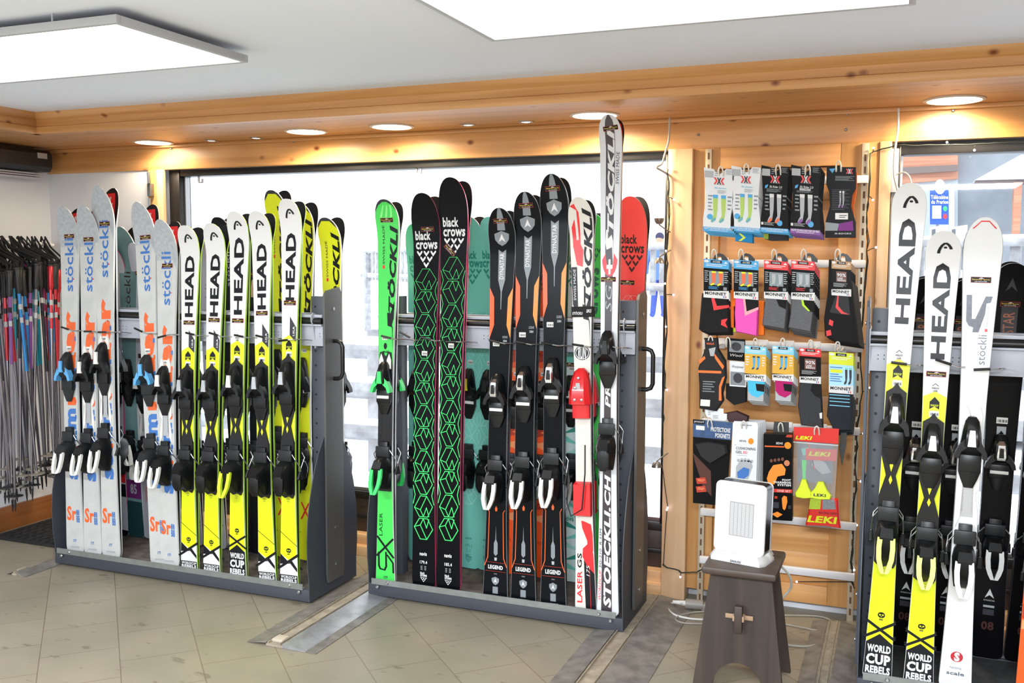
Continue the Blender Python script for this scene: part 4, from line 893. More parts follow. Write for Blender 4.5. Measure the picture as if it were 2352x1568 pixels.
OV = {'grey ski with pink': 'reversed twin of the pink-edged grey ski', 'letters, tallest': 'reversed twin of the tallest acid yellow ski', 'passing behind': 'reversed twin of the acid yellow ski beside the rack handle end', 'yellow skis at left': 'reversed twin of the leftmost black ski in the right back row', 'behind the shorter white': 'reversed twin of the second black ski in the right back row', 'numbered 08': 'reversed twin of the black ski numbered 08, right of the plain white ski', 'last in the right': 'reversed twin of the black back-row ski at the right picture edge'}
def RL(lb):
    for k, v in OV.items():
        if k in lb: return v
    return 'reversed twin of the '+lb.replace(' in the back row of the left rack', '').replace(' in the back row,', ',')
for L_ in (BK, BK2, BK3):
    for k, b, a, c, lb, st in L_: place(k, b, a, c, lb, sticker=st, slope=-.05, rlabel=RL(lb))

# ------------------------------------------------------------------ ski racks
rk = mat('rack_slate_grey', '#4d525b', .45); rk_d = mat('rack_dark_slate', '#3c4049', .5); rk_b = mat('rack_bronze_grey', '#5c5c5b', .4, .3)
rk_l = mat('rack_pale_grey', '#a9adb8', .45); galv = mat('galvanised_strip', '#8f9390', .4, .5, var=.12, scale=30)
tray_m = mat('brown_rubber_mat', '#665b53', .85, var=.4, scale=25, bump=.4); bar_b = mat('black_tube', '#121213', .3); hole = mat('punched_hole_dark', '#1b1d20', .6)
def rack(x0, x1, yf, yb, label, hooks, ends=(1, 1), tray=None):
    t = bpy.data.objects.new('ski_rack', None); COL.objects.link(t); t.location = (x0, yf, 0); tag(t, label, 'ski rack')
    w = x1-x0; D = yb-yf; c = D/2
    for n, y in (('front', 0), ('back', D-.03)):
        MB().box(.002, w-.002, y, y+.03, .012, .066, rk_d, .002).obj('base_beam', t)
    MB().box(.004, w-.004, .028, D-.028, .048, .062, tray or tray_m).obj('tray', t)
    for y in (-.008, D-.014):
        m = MB(); m.prism([(0, .066), (.022, .066), (.022, .072), (.004, .072), (.004, .092), (0, .092)], .02, w-.03, galv, lambda p, q, s_: (s_, y+p, q)); m.obj('retaining_strip', t)
    for x in (.05, w-.05, w-.10, .1):
        MB().lathe([(.008, 0), (.008, -.004), (.005, -.008), (.001, -.008)], steel, (x, -.006, .055 if x in (.05, w-.05) else .078), 14, 1).obj('bolt', t)
    for side, x in ((0, 0), (1, w)):
        if not ends[side]: continue
        xi = x if side == 0 else x-.004
        # flared side panel: base flange and the two curved fins
        prof = [(0, .012), (0, .10), (-.010, .18), (-.012, .28), (-.004, .38), (.018, .48), (.05, .58), (.088, .66), (c-.05, .75), (c+.05, .75), (D-.088, .66), (D-.05, .58), (D-.018, .48), (D+.004, .38), (D+.012, .28), (D+.010, .18), (D, .10), (D, .012)]
        MB().prism(prof, xi, xi+.004, rk_d, lambda p, q, s_: (s_, p, q)).obj('side_panel', t)
        # bronze-grey upright plate outside
        xo = x+.004 if side == 1 else x-.012
        P = [(c-.062, .06), (c-.07, .10), (c-.07, 1.36), (c-.05, 1.382), (c+.05, 1.395), (c+.072, 1.37), (c+.072, .10), (c+.062, .06)]
        up = MB().prism(P, xo, xo+.010, rk_b if side == 1 else rk, lambda p, q, s_: (s_, p, q)).obj('upright_plate', t)
        for z in (.13, .30, 1.30): MB().lathe([(.008, .018 if side else -.018), (.008, .014 if side else -.014), (.002, .0)], steel, (x, c, z), 12, 0).obj('bolt', up)
        # perforated column, facing the room
        xa = x-.085 if side == 1 else x+.006
        cm = MB(); cm.box(xa, xa+.078, c-.028, c+.028, .05, 1.355, rk, .003)
        for k in range(19):
            z = .12+k*.066
            cm.lathe([(.0055, -.0005), (.0001, -.0005)], hole, (xa+.022, c-.028, z), 10, 1, False)
        cm.obj('perforated_column', t)
        if side == 1:
            h = MB(); zc = 1.07; y0 = c
            h.tube([(x+.014, y0-.0, zc+.085), (x+.035, y0, zc+.085), (x+.052, y0, zc+.078), (x+.06, y0, zc+.06), (x+.06, y0, zc-.06), (x+.052, y0, zc-.078), (x+.035, y0, zc-.085), (x+.014, y0, zc-.085)], .0095, bar_b, 12)
            h.obj('handle', t)
    # support rails: pale panel, black tube in front, front and back
    for n, y in ((0, c-.06), (1, c+.06)):
        s_ = -1 if n == 0 else 1
        pm_ = MB(); pm_.box(.0, w-.0, y-.006, y+.006, 1.135, 1.225, rk_l, .002); pm_.box(.0, w, min(y, y+s_*.02), max(y, y+s_*.02), 1.225, 1.233, rk_l, .001); pm_.box(.0, w, y-.014, y+.014, 1.262, 1.275, rk_l, .002)
        if n == 0:
            for i in range(int(w/.02)):
                if (i//6) % 2 == 0:
                    for z in (1.178, 1.192): pm_.lathe([(.0022, -.0004), (.0001, -.0004)], hole, (.03+i*.02, y-.006, z), 6, 1, False)
        pm_.obj('support_panel', t)
        MB().tube([(.0, y+s_*.012, 1.246), (w, y+s_*.012, 1.246)], .0125, bar_b, 14).obj('support_tube', t)
        MB().box(.0, w, y-.004, y+.012, 1.24, 1.252, chrome, .001).obj('chrome_liner', t) if n == 0 else None
        for x in (0, w):
            q = [(0, 1.125), (0, 1.275), (s_*.03, 1.285), (s_*.045, 1.27), (s_*.043, 1.245), (s_*.028, 1.225), (s_*.018, 1.17), (s_*.014, 1.125)]
            xx = x-.045 if x else .0+.01
            MB().prism([(y-s_*.01+p, z) for p, z in q], xx if x else -.0, (xx+.004) if x else .004, rk_l, lambda p, q_, u: (u, p, q_)).obj('rail_bracket', t)
    y = c-.066
    for (hx, hz, dy) in hooks:
        X = hx-x0
        # spring hook: from the panel at the right of a ski round its face to the left
        hk = MB().tube([(X+.075, y, 1.16), (X+.07, y-.03, 1.165), (X+.062, y-.085, 1.170), (X+.045, y-.105, 1.170), (X+.02, y-.108, 1.172+dy*.3)], .0028, steel, 6).obj('ski_hook', t)
        MB().tube([(X+.022, y-.108, 1.172+dy*.3), (X-.028, y-.105, 1.174+dy)], .0048, bar_b, 8).obj('hook_sleeve', hk)
    return t
def hx(px, py, Y):
    q = ony(px, py, Y); return q.x
R1 = [(hx(a, b, 3.60), 0, d) for a, b, d in ((160, 750, .012), (212, 752, -.005), (245, 752, -.006), (328, 745, .02), (382, 772, -.02), (446, 748, .008), (500, 755, .012), (558, 757, .006), (607, 757, .008), (660, 767, -.012))]
R2 = [(hx(a, b, 3.79), 0, d) for a, b, d in ((894, 760, .01), (937, 748, .03), (985, 763, .01), (1042, 775, -.006), (1142, 776, .008), (1202, 780, .006), (1262, 782, .006), (1333, 771, .004), (1398, 766, .01))]
R3 = [(hx(a, b, 3.60), 0, d) for a, b, d in ((2068, 812, .004), (2168, 820, .02), (2255, 838, -.01))]
rack(-3.86, -2.375, 3.548, 3.945, 'left slate-grey ski rack holding grey-white and white-and-yellow skis', R1)
rack(-2.19, -1.005, 3.742, 4.138, 'middle slate-grey ski rack holding the green, black and cream skis', R2)
rack(-.098, 1.30, 3.515, 3.912, 'right slate-grey ski rack in front of the right-hand window', R3, tray=mat('dark_rubber_tray', '#3a3b3d', .8, var=.3, scale=30, bump=.5))

# ------------------------------------------------------------------ sock and accessory display
rail_w = mat('white_powder_coated_rail', '#dedcde', .4); upr = mat('cream_slotted_upright', '#cfc3ac', .4, .3); slot = mat('slot_shadow_brown', '#6d4a30', .7)
for i, (a, b) in enumerate((((1632, 338), (1603, 1392)), ((1990, 330), (1950, 1428)))):
    p, q = ony(a[0], a[1], WY-.045), ony(b[0], b[1], WY-.045); X = (p.x+q.x)/2; m = MB()
    m.box(X-.013, X+.013, WY-.045, WY-.03, q.z, 2.0, upr, .001)
    z = q.z+.03
    while z < 1.97: m.box(X-.004, X+.004, WY-.0458, WY-.045, z, z+.028, slot); z += .05
    tag(m.obj('shelf_upright'), ['left', 'right'][i]+' slotted metal upright screwed to the pine boards of the sock wall', 'upright')
RX0, RX1 = ony(1620, 700, WY-.05).x, ony(1985, 700, WY-.05).x
RAILS = [('topmost', (1975, 412)), ('second', (1975, 606)), ('third', (1975, 800)), ('fourth', (1958, 990)), ('fifth', (1850, 1198)), ('lowest', (1930, 1322))]
rz = []
for nm, p in RAILS:
    z = ony(p[0], p[1], WY-.06).z; rz.append(z)
    tag(MB().box(RX0, RX1, WY-.068, WY-.047, z-.016, z+.016, rail_w, .003).obj('display_rail'), nm+' white horizontal rail of the sock wall, '+{'topmost': 'behind the tallest card packs', 'second': 'behind the long grey and pink socks', 'third': 'behind the short blue socks', 'fourth': 'behind the red header bag', 'fifth': 'just below the red mesh bag', 'lowest': 'level with the stool seat'}[nm], 'rail')
class Pack:
    def __init__(s, q, Y): s.q, s.Y, s.mb, s.t = q, Y, MB(), .003; s.mb.keep = 0
    def px(s, a, b):
        (x0, y0), (x1, y1), (x2, y2), (x3, y3) = s.q
        return (x0*(1-a)*(1-b)+x1*a*(1-b)+x2*a*b+x3*(1-a)*b, y0*(1-a)*(1-b)+y1*a*(1-b)+y2*a*b+y3*(1-a)*b)
    def W(s, a, b, d=0): x, y = s.px(a, b); return ony(x, y, s.Y) - V((0, d, 0))
    def body(s, pts, m, t=.003, t0=0): s.t = t; s.mb.prism(pts, t0, t, m, lambda a, b, d: s.W(a, b, d)); return s
    def flat(s, pts, m, lay=1): s.mb.add([s.W(a, b, s.t+lay*.0004) for a, b in pts], [tuple(range(len(pts)))], m); return s
    def rect(s, a0, b0, a1, b1, m, lay=1): return s.flat([(a0, b0), (a1, b0), (a1, b1), (a0, b1)], m, lay)
    def text(s, t, a0, b0, a1, b1, m, bold=.02, shear=0, lay=3):
        vs, fs = T2(t, bold, shear); s.mb.add([s.W(a0+(a1-a0)*x, b1-(b1-b0)*y, s.t+lay*.0004) for x, y in vs], fs, m); return s
    def lines(s, a0, b0, a1, b1, n, m, lay=2):
        for i in range(n):
            b = b0+(b1-b0)*i/n; w = (a1-a0)*(1, .8, .93, .7)[i % 4]; s.rect(a0, b, a0+w, b+(b1-b0)/n*.4, m, lay)
        return s
    def pillow(s, pts, m, d0, d1, k=.88):
        ca = sum(p[0] for p in pts)/len(pts); cb = sum(p[1] for p in pts)/len(pts); R = []
        for sc, d in ((1, d0), (1.0, d0+(d1-d0)*.35), (.97, d0+(d1-d0)*.75), (k, d1)): R.append([s.W(ca+(a-ca)*sc, cb+(b-cb)*(1-(1-sc)*.5), d) for a, b in pts])
        s.mb.loft(R, m); s.t = d1; return s
    def done(s, name, label, cat, group=None, smooth=35):
        org = s.W(.5, .0); o = s.mb.obj(name, org=org, smooth=smooth); s.o = o; s.org = org; tag(o, label, cat, group); return s
    def part(s, name, mb, label=None): return mb.obj(name, s.o, smooth=35, label=label)
def sub(s): s.mb = MB(); return s
def endpart(s, name):
    o_ = link(name, s.mb.mesh(name, s.org), s.o); return o_
def Q(x0, y0, x1, y1, sl=.075, k=0):
    d = (x1-x0)*sl; return [(x0, y0), (x1, y0+d), (x1-k, y1+d), (x0-k, y1)]
hooks_n = [0]
hook_m = mat('white_hook_plastic', '#d9d6cc', .35)
def peg(px, py, zi, Y, label):
    # white loop-ended display hook: from the rail forward to plane Y, the upturned loop end in view
    e = ony(px, py, Y-.02); z = rz[zi]; m = MB(); hw_ = .009
    m.tube([(e.x-hw_+.0, WY-.07, z), (e.x-hw_, Y+.04, e.z-.035), (e.x-hw_, Y-.0, e.z-.03), (e.x-hw_, Y-.018, e.z-.008), (e.x-hw_*.6, Y-.02, e.z+.006), (e.x, Y-.02, e.z+.010), (e.x+hw_*.6, Y-.02, e.z+.006), (e.x+hw_, Y-.018, e.z-.008), (e.x+hw_, Y, e.z-.03), (e.x+hw_, Y+.04, e.z-.035), (e.x+hw_, WY-.07, z)], .003, hook_m, 8)
    m.box(e.x-.022, e.x+.022, WY-.075, WY-.068, z-.02, z+.024, rail_w, .002)
    tag(m.obj('display_hook'), label, 'hook')
def backs(p, n, label, group, dx=.007, dz=-.004, dy=.022):
    dx *= .35; dy = min(dy, .030)
    for i in range(1, n+1):
        c = copy_tree(p.o); c.location = c.location+V((dx*i, dy*i, dz*i-.001)); tag(c, label, p.o['category'], group)
X_ = [(0, 0), (.33, .02), (.36, .06), (.52, .09), (.62, .05), (.72, .0), (1, 0), (.94, .35), (.93, .55), (1, .80), (1, 1), (0, 1), (0, .8), (.08, .5)]
def xlogo(p, a, b, w, m1, m2):
    h = w*.30
    for sgn, m in ((-1, m1), (1, m1)):
        p.flat([(a+sgn*w*.5, b-h*.5), (a+sgn*w*.32, b-h*.5), (a+sgn*w*.12, b), (a+sgn*w*.32, b+h*.5), (a+sgn*w*.5, b+h*.5), (a+sgn*w*.30, b)], m, 2)
    p.flat([(a-w*.2, b-h*.5), (a-w*.08, b-h*.5), (a+w*.2, b+h*.5), (a+w*.08, b+h*.5)], m2, 3); p.flat([(a+w*.2, b-h*.5), (a+w*.08, b-h*.5), (a-w*.2, b+h*.5), (a-w*.08, b+h*.5)], m2, 3)
def legs(p, a, b, w, h, m, m2, foot):
    for dx in (-.42, .15):
        A = a+dx*w; p.flat([(A, b), (A+w*.35, b), (A+w*.33, b+h*.55), (A+w*.22, b+h*.9), (A-w*.02, b+h), (A-w*.14, b+h*.96), (A-w*.1, b+h*.88), (A+w*.06, b+h*.74), (A+w*.03, b+h*.5)], m, 2)
        p.flat([(A, b), (A+w*.35, b), (A+w*.34, b+h*.12), (A+w*.01, b+h*.12)], m2, 3); p.flat([(A+w*.22, b+h*.9), (A-w*.02, b+h), (A-w*.14, b+h*.96), (A+w*.02, b+h*.85), (A+w*.2, b+h*.8)], foot, 3)
cardW = mat('glossy_white_card', '#dfe3e6', .22, coat=.3); cardK = mat('glossy_black_card', '#0d0e10', .3, spec=.12)
skyb = mat('ink_sky', '#3aa0d8', .35); viol = mat('ink_violet', '#7b3f96', .35)
Yr = 4.03
def xpack(px, white, foot, lbl, rider):
    p = Pack(px, Yr); p.body(X_, cardW if white else cardK, .003); tx = K['charcoal'] if white else K['white']
    p.rect(.03, .05, .32, .155, K['lgrey'], 1); p.lines(.36, .02, .48, .14, 4, K['grey']); p.lines(.72, .02, .95, .1, 5, K['grey'])
    xlogo(p, .50, .20, .36, K['red'], tx); p.text('X-SOCKS', .33, .245, .68, .262, K['grey'], .01)
    p.text(rider, .34 if white else .3, .295, .75, .33, mat('ink_soft_cyan', '#49b4d6', .35) if white else K['white'], .01, .25)
    if not white: p.flat([(.15, .30), (.26, .28), (.22, .33), (.14, .345)], skyb, 2)
    if foot is viol: p.rect(.3, .335, .66, .365, K['white'], 2); p.text('WOMEN', .32, .34, .64, .36, K['charcoal'], .02)
    p.lines(.2 if not white else .45, .345 if foot is not viol else .37, .75, .40, 4, K['grey']); p.lines(.15, .43, .3, .7, 5, K['grey']); p.lines(.78, .43, .92, .68, 4, K['grey'])
    legs(p, .50, .42, .46, .44, mat('ink_print_lime', '#a9c95a', .4) if white else K['lgrey'], skyb if white else K['white'], mat('ink_print_teal', '#5fa7b0', .4) if white else (K['orange'] if foot is skyb else viol))
    p.flat([(.22+.1*math.cos(t), .77+.045*math.sin(t)) for t in [i*math.pi/8 for i in range(16)]] if white else [(.68+.1*math.cos(t), .85+.045*math.sin(t)) for t in [i*math.pi/8 for i in range(16)]], skyb, 2)
    if not white: p.rect(.02, .85, .1, .89, K['white'], 2); p.lines(.13, .85, .5, .9, 3, K['lgrey'])
    p.rect(0, .93, 1, 1, foot, 2); p.text('HAUTE TECHNOLOGIE POUR VOS PIEDS', .04, .935, .97, .965, K['white'], .02, .15, 3); p.lines(.2, .975, .8, .99, 1, K['white'], 3)
    return p.done('sock_pack', lbl, 'sock pack')
T1 = [((1617, 384, 1688, 530), True, skyb, 'leftmost white card sock pack on the top rail', 'Ski Junior'), ((1680, 380, 1748, 530), True, skyb, 'second white card sock pack on the top rail', 'Ski Junior'),
      ((1749, 379, 1813, 532), False, skyb, 'black card sock pack with blue foot strip on the top rail', 'Ski Rider 2.0'), ((1817, 378, 1886, 535), False, viol, 'black card sock pack with violet foot strip and WOMEN on the top rail', 'Ski Rider 2.0')]
for i, (r, w, f, l, t) in enumerate(T1):
    p = xpack(Q(*r, k=2), w, f, l, t); peg(r[0]+(38, 34, 38, 38)[i], (388, 382, 384, 384)[i], 0, Yr, 'white loop-ended hook carrying the '+l.replace(' on the top rail', ''))
    backs(p, 4, ['white card packs stacked behind the leftmost one', 'white card packs stacked behind the second one', 'black blue-footed card packs stacked behind the front one', 'black violet-footed card packs stacked behind the front one'][i]+' on the top rail', 'packs behind top hook '+['one', 'two', 'three', 'four'][i])
# coloured sock feet showing under the packs
p = Pack(Q(1689, 532, 1732, 556), Yr+.05); p.pillow([(0, 0), (1, 0), (1, 1), (0, .9)], mat('sock_azure', '#1f82b8', .9), 0, .02); p.flat([(.2, .15), (.45, .5), (.2, .85), (.35, .85), (.6, .5), (.35, .15)], K['yellow'], 2); p.done('sock', 'azure sock end with a lime chevron hanging below the second white pack', 'sock')
p = Pack(Q(1755, 535, 1812, 552), Yr+.05); p.pillow([(0, 0), (1, 0), (1, .8), (.3, 1), (0, .8)], mat('sock_charcoal', '#2c2d31', .95), 0, .02); p.rect(.0, .1, .2, .8, mat('sock_olive_lime', '#8ba03a', .9), 1); p.done('sock', 'charcoal sock end with olive patch, below the black blue-footed packs', 'sock')
# fifth pack of the top row
p = Pack([(1899, 383), (1966, 384), (1966, 546), (1895, 546)], Yr); p.body([(0, 0), (1, 0), (1, .3), (.88, .4), (.84, .55), (.95, .72), (1, .78), (1, 1), (0, 1), (0, .78), (.14, .55), (.1, .35), (0, .25)], cardK, .003)
xlogo(p, .78, .06, .24, K['red'], K['white']); p.flat([(.08, .03), (.3, .02), (.2, .09)], skyb, 2); p.lines(.3, .13, .95, .2, 5, K['grey']); p.lines(.2, .32, .8, .62, 12, K['charcoal']); legs(p, .52, .34, .18, .24, K['lgrey'], K['white'], viol)
p.rect(.32, .65, .74, .74, pw, 2); p.lines(.45, .68, .7, .73, 2, K['charcoal'], 3); p.flat([(0, .78), (.45, .8), (.4, .9), (0, .9)], K['grey'], 2); p.flat([(.45, .8), (.9, .76), (.92, .9), (.42, .9)], mat('sock_plum', '#84408a', .9), 2); p.text('X-SOCKS', .3, .93, .85, .95, K['white'], .02)
p.done('sock_pack', 'black die-cut sock pack with plum sock toe, rightmost on the top rail', 'sock pack'); peg(1926, 376, 0, Yr, 'white hook of the rightmost black pack on the top rail')
p2 = Pack([(1955, 395), (1969, 395), (1966, 548), (1952, 548)], Yr+.03); p2.body([(.5, 0), (1, 0), (1, .3), (.6, .5), (.7, .7), (1, 1), (.2, 1), (.1, .7), (0, .4)], mat('sock_vivid_orange', '#f0702a', .8), .01); p2.done('sock_pack', 'narrow orange-edged pack hanging behind the rightmost top pack', 'sock pack')
# second row: header cards with socks below
Yb = 4.02
def monnet(px, head, title, img, lbl, sockpoly, sock_m, extra=None, name='sock_pack', body=None, t=.026, legc=None):
    p = Pack(px, Yb); p.pillow(sockpoly, sock_m, -.0, t); 
    if extra: extra(p)
    p.body([(0, 0), (1, 0), (1, 1), (0, 1)], cardK if body is None else body, t+.003, t+.001)
    p.rect(0, 0, 1, .23, head, 1); p.rect(.28, .02, .72, .09, K['black'], 2); p.flat([(.04+.09*0+.1*math.cos(v)+.08, .055+.035*math.sin(v)) for v in [i*math.pi/8 for i in range(16)]], K['white'], 2)
    p.text(title, .36, .035, .66, .075, K['white'], .02, 0, 4); p.flat([(.8, .09), (.88, .03), (.96, .09)], K['white'], 2); p.lines(.1, .12, .9, .2, 2, K['white'], 2)
    img(p); p.flat([(0, .83), (1, .79), (1, 1), (0, 1)], K['white'], 3); p.text('MONNET', .06, .84, .9, .92, K['black'], .03, 0, 4)
    for k, c in enumerate(('blue', 'white', 'red')): p.rect(.78+k*.04, .93, .82+k*.04, .98, K[c], 4)
    return p.done(name, lbl, 'sock pack')
glowm = mat('ink_mist_grey', '#7c8c90', .4)
def img_legs(c1, c2, bgc=None, pan=None):
    def f(p):
        if bgc: p.rect(.22, .3, .8, .66, bgc, 1.5)
        p.lines(.04, .3, .2, .62, 6, K['lgrey']); p.lines(.82, .3, .97, .62, 6, K['lgrey']); legs(p, .52, .3, .48, .38, c1, c2, c2); p.lines(.2, .7, .6, .78, 3, skyb if pan is None else pan); p.rect(.78, .7, .92, .78, K['grey'], 2)
    return f
def img90(p): p.lines(.1, .64, .8, .76, 4, K['lgrey']); p.rect(.24, .3, .76, .6, mat('ink_brick', '#6f4034', .4), 2); p.text('90%', .28, .35, .73, .45, K['white'], .02); p.text('LAINE\nMERINOS', .3, .47, .72, .58, K['white'], .02)
Kb = mat('sock_black', '#141416', .95); gm = mat('sock_heather_grey', '#66676b', .95, var=.25, scale=300)
SB = [(-.1, .9), (.95, .85), (1, 1.5), (1.02, 1.88), (.1, 1.93), (-.22, 1.85)]
p = monnet(Q(1619, 594, 1677, 682), skyb, 'ACCESS', img_legs(K['orange'], K['yellow'], glowm), 'blue-headed MONNET pack with black and red sock, leftmost in the second row', SB, Kb, lambda p: (p.flat([(.3, 1), (.42, 1), (.52, 1.2), (1, 1.15), (1, 1.22), (.4, 1.32)], K['red'], 2), p.flat([(.7, 1.55), (.95, 1.5), (.85, 1.62), (.95, 1.75), (.68, 1.68)], K['red'], 2)))
backs(p, 2, 'black sock pack stacked behind the leftmost second-row pack', 'packs behind the leftmost second-row pack', .006, -.006)
pkc = mat('sock_fluo_pink', '#f556b4', .85); orc = mat('sock_fluo_orange', '#fb7d1e', .85); lmc = mat('sock_fluo_lime', '#c2e02c', .85)
p = monnet(Q(1688, 596, 1744, 684), skyb, 'ACCESS', img_legs(K['orange'], K['yellow'], glowm), 'blue-headed MONNET pack with fluorescent pink sock', [(.05, .95), (.95, .85), (1, 1.3), (.95, 1.95), (.05, 1.88), (.0, 1.4)], pkc, lambda p: (p.flat([(.42, 1.0), (1, .92), (1, 1.22), (.45, 1.37)], Kb, 2), p.flat([(.38, 1.0), (.46, 1.0), (.52, 1.32), (1, 1.18), (1, 1.25), (.45, 1.44)], mat('sock_pale_pink', '#f7a9b0', .9), 3)))
for m_, q_, l_ in ((orc, Q(1679, 665, 1700, 752), 'fluorescent orange sock behind the pink one, at its left'), (lmc, Q(1684, 700, 1738, 762), 'fluorescent lime sock showing below the pink one'), (orc, Q(1735, 690, 1757, 768), 'fluorescent orange sock behind the pink one, at its right')):
    s_ = Pack(q_, Yb+.03); s_.pillow([(0, 0), (1, 0), (1, 1), (.5, 1.02), (0, 1)], m_, 0, .02); s_.done('sock', l_, 'sock')
p = monnet(Q(1757, 597, 1812, 684), K['red'], 'FUSION', img_legs(K['lgrey'], K['grey'], glowm, K['red']), 'red-headed MONNET pack with plain heather-grey socks, third in the second row', [(.05, .95), (.95, .9), (.95, 1.3), (.88, 1.78), (-.1, 1.72), (-.05, 1.4)], gm, lambda p: p.flat([(.5, 1.0), (.95, .95), (.9, 1.25), (.62, 1.18)], Kb, 2))
backs(p, 3, 'heather-grey sock pack stacked behind the third second-row pack', 'packs behind the third second-row pack', .005, -.006)
p = monnet(Q(1819, 597, 1873, 686), K['red'], 'FUSION', img_legs(K['lgrey'], K['grey'], glowm, K['red']), 'red-headed MONNET pack with grey sock edged in lime', [(0, .95), (.95, .9), (.95, 1.3), (.85, 1.82), (-.15, 1.75), (-.05, 1.4)], gm, lambda p: (p.flat([(.45, .97), (.98, .93), (.98, 1.3), (.75, 1.28), (.5, 1.12)], Kb, 2), p.flat([(.42, .97), (.5, .97), (.56, 1.12), (.8, 1.27), (.72, 1.28), (.46, 1.14)], mat('sock_lime_edge', '#b4e03a', .8), 3)))
backs(p, 4, 'grey sock pack stacked behind the lime-edged one', 'packs behind the lime-edged grey pack', .009, -.008)
p = monnet(Q(1911, 598, 1956, 677), mat('ink_tan', '#b98a52', .4), 'WOOL SKI', img90, 'tan-headed 90% merino pack with long black and red sock, right in the second row', [(-.15, -.02), (.08, -.03), (1.1, .6), (1.25, 1.4), (1.45, 2.4), (.2, 2.35), (-.35, 2.2), (-.4, 1.7), (-.2, .9)], Kb, lambda p: (p.flat([(.25, .95), (.85, .95), (.95, 1.55), (-.1, 1.5)], mat('sock_dark_heather', '#38393b', .95), 2), p.flat([(.3, 1), (.36, 1), (.34, 1.3), (.6, 1.46), (.9, 1.52), (.5, 1.52), (.2, 1.35)], K['red'], 3), p.flat([(-.1, 1.7), (.1, 1.75), (.05, 1.9), (-.15, 1.85)], K['red'], 3), p.flat([(-.28, 2.05), (-.05, 2.0), (0, 2.15), (-.25, 2.2)], K['red'], 3)))
backs(p, 3, 'dark grey wool sock pack stacked behind the tan-headed one', 'packs behind the tan-headed pack', .013, -.006)
for x, y, l in ((1640, 578, 'leftmost hook of the second row'), (1702, 578, 'hook over the pink-sock pack'), (1778, 578, 'hook over the plain grey socks'), (1846, 578, 'hook over the lime-edged grey sock'), (1924, 578, 'hook over the tan-headed wool pack')):
    peg(x, y, 1, Yb, 'white loop '+l); hg = Pack(Q(x-2, y+2, x+32, y+22), Yb+.02); hg.body([(.1, .3), (.4, 0), (.7, .1), (1, .6), (1, 1), (.6, .95), (.55, .4), (.35, .35), (.2, .95), (0, .8)], mat('smoke_plastic_hanger', '#2e3234', .3), .004); hg.done('sock_hanger', 'black plastic hanger clip, '+l, 'hanger')
# third row
Yc = 4.02
p = Pack([(1610, 772), (1672, 772), (1662, 960), (1600, 955)], Yc)
p.pillow([(.15, .02), (.65, .02), (.7, .15), (1.0, .3), (1.05, .5), (.95, .7), (1, .78), (.75, .92), (.1, .9), (.05, .6), (-.02, .4), (.1, .25), (.2, .15)], mat('padded_black_fabric', '#1a1a1c', .8), 0, .02)
oc = mat('trim_orange', '#f4742a', .6); p.flat([(.0, .42), (.85, .42), (.86, .45), (.02, .45)], oc, 2); p.flat([(.9, .5), (1.0, .48), (.88, .62), (.92, .78), (.82, .78), (.8, .6)], oc, 2); p.flat([(.0, .3), (.2, .24), (.25, .27), (.05, .34)], oc, 2); p.flat([(.55, .2), (.95, .36), (.9, .4), (.6, .27)], oc, 2)
p.lines(.2, .55, .65, .7, 5, K['grey']); p.rect(.15, .78, .5, .86, pw, 2); p.text('WALK', .25, .075, .55, .1, K['orange'], .03); p.flat([(.35, .15), (.6, .13), (.55, .24), (.42, .24)], K['lgrey'], 2)
p.done('knee_support', 'black knee support pack with orange trim, leftmost in the third row', 'support pack'); peg(1632, 777, 2, Yc, 'white hook over the orange-trimmed knee support')
for i in range(2):
    c = Pack(Q(1620+i*12, 935+i*12, 1662+i*8, 958+i*6), Yc-.004-i*.0+.0); c.body([(0, .0), (1, 0), (1, .6), (.9, 1), (.1, 1), (0, .6)], cardW, .002+.001*i); c.lines(.15, .3, .5, .8, 3, K['grey'], 2); c.done('care_card', ['first', 'second'][i]+' white care card poking out below the orange-trimmed support, '+['upper', 'lower'][i], 'card')
for i, (r, l) in enumerate((((1671, 776, 1712, 826), 'upper black and grey wool-sock card beside the knee support'), ((1676, 828, 1714, 886), 'lower black and white dog-picture card beside the knee support'))):
    p = Pack(Q(*r), Yc+.02-i*.01); p.body([(0, 0), (1, 0), (1, 1), (0, 1)], cardK if i == 0 else cardW, .003); p.flat([(.1, .1), (.95, .1), (.95, .62), (.1, .62)] if i == 0 else [(.05, .42), (.95, .42), (.95, .95), (.05, .95)], K['grey'], 1)
    p.flat([(.5+.28*math.cos(v), (.36 if i == 0 else .66)+.2*math.sin(v)) for v in [k*math.pi/8 for k in range(16)]], K['charcoal'], 2); p.text('Woolpower' if i else 'Wool', .15, .16 if i else .7, .85, .3 if i else .82, K['charcoal'] if i else K['white'], 0, .2); p.done('sock_card', l, 'sock card')
p = Pack(Q(1668, 880, 1716, 928), Yc+.03); p.pillow([(0, 0), (1, 0), (1, .8), (.4, 1), (0, .7)], Kb, 0, .02); p.done('sock', 'plain black sock below the dog-picture card', 'sock')
p = Pack(Q(1664, 940, 1722, 966), Yc+.03); p.pillow([(0, .3), (.5, 0), (1, .4), (.95, .9), (.2, 1)], mat('dark_red_strap', '#3a1b22', .6), 0, .03); p.done('wrist_strap', 'dark strap bundle lying between the third and fourth rows', 'strap')
peg(1672, 780, 2, Yc, 'white hook over the grey wool-sock cards')
yelp = mat('ink_ochre', '#d8a52c', .4)
def snow_img(p): p.rect(0, .23, 1, .8, yelp, 1.5); legs(p, .52, .28, .36, .4, skyb, K['charcoal'], K['charcoal']); p.lines(.05, .3, .22, .6, 4, K['white']); p.lines(.8, .3, .95, .6, 4, K['white'])
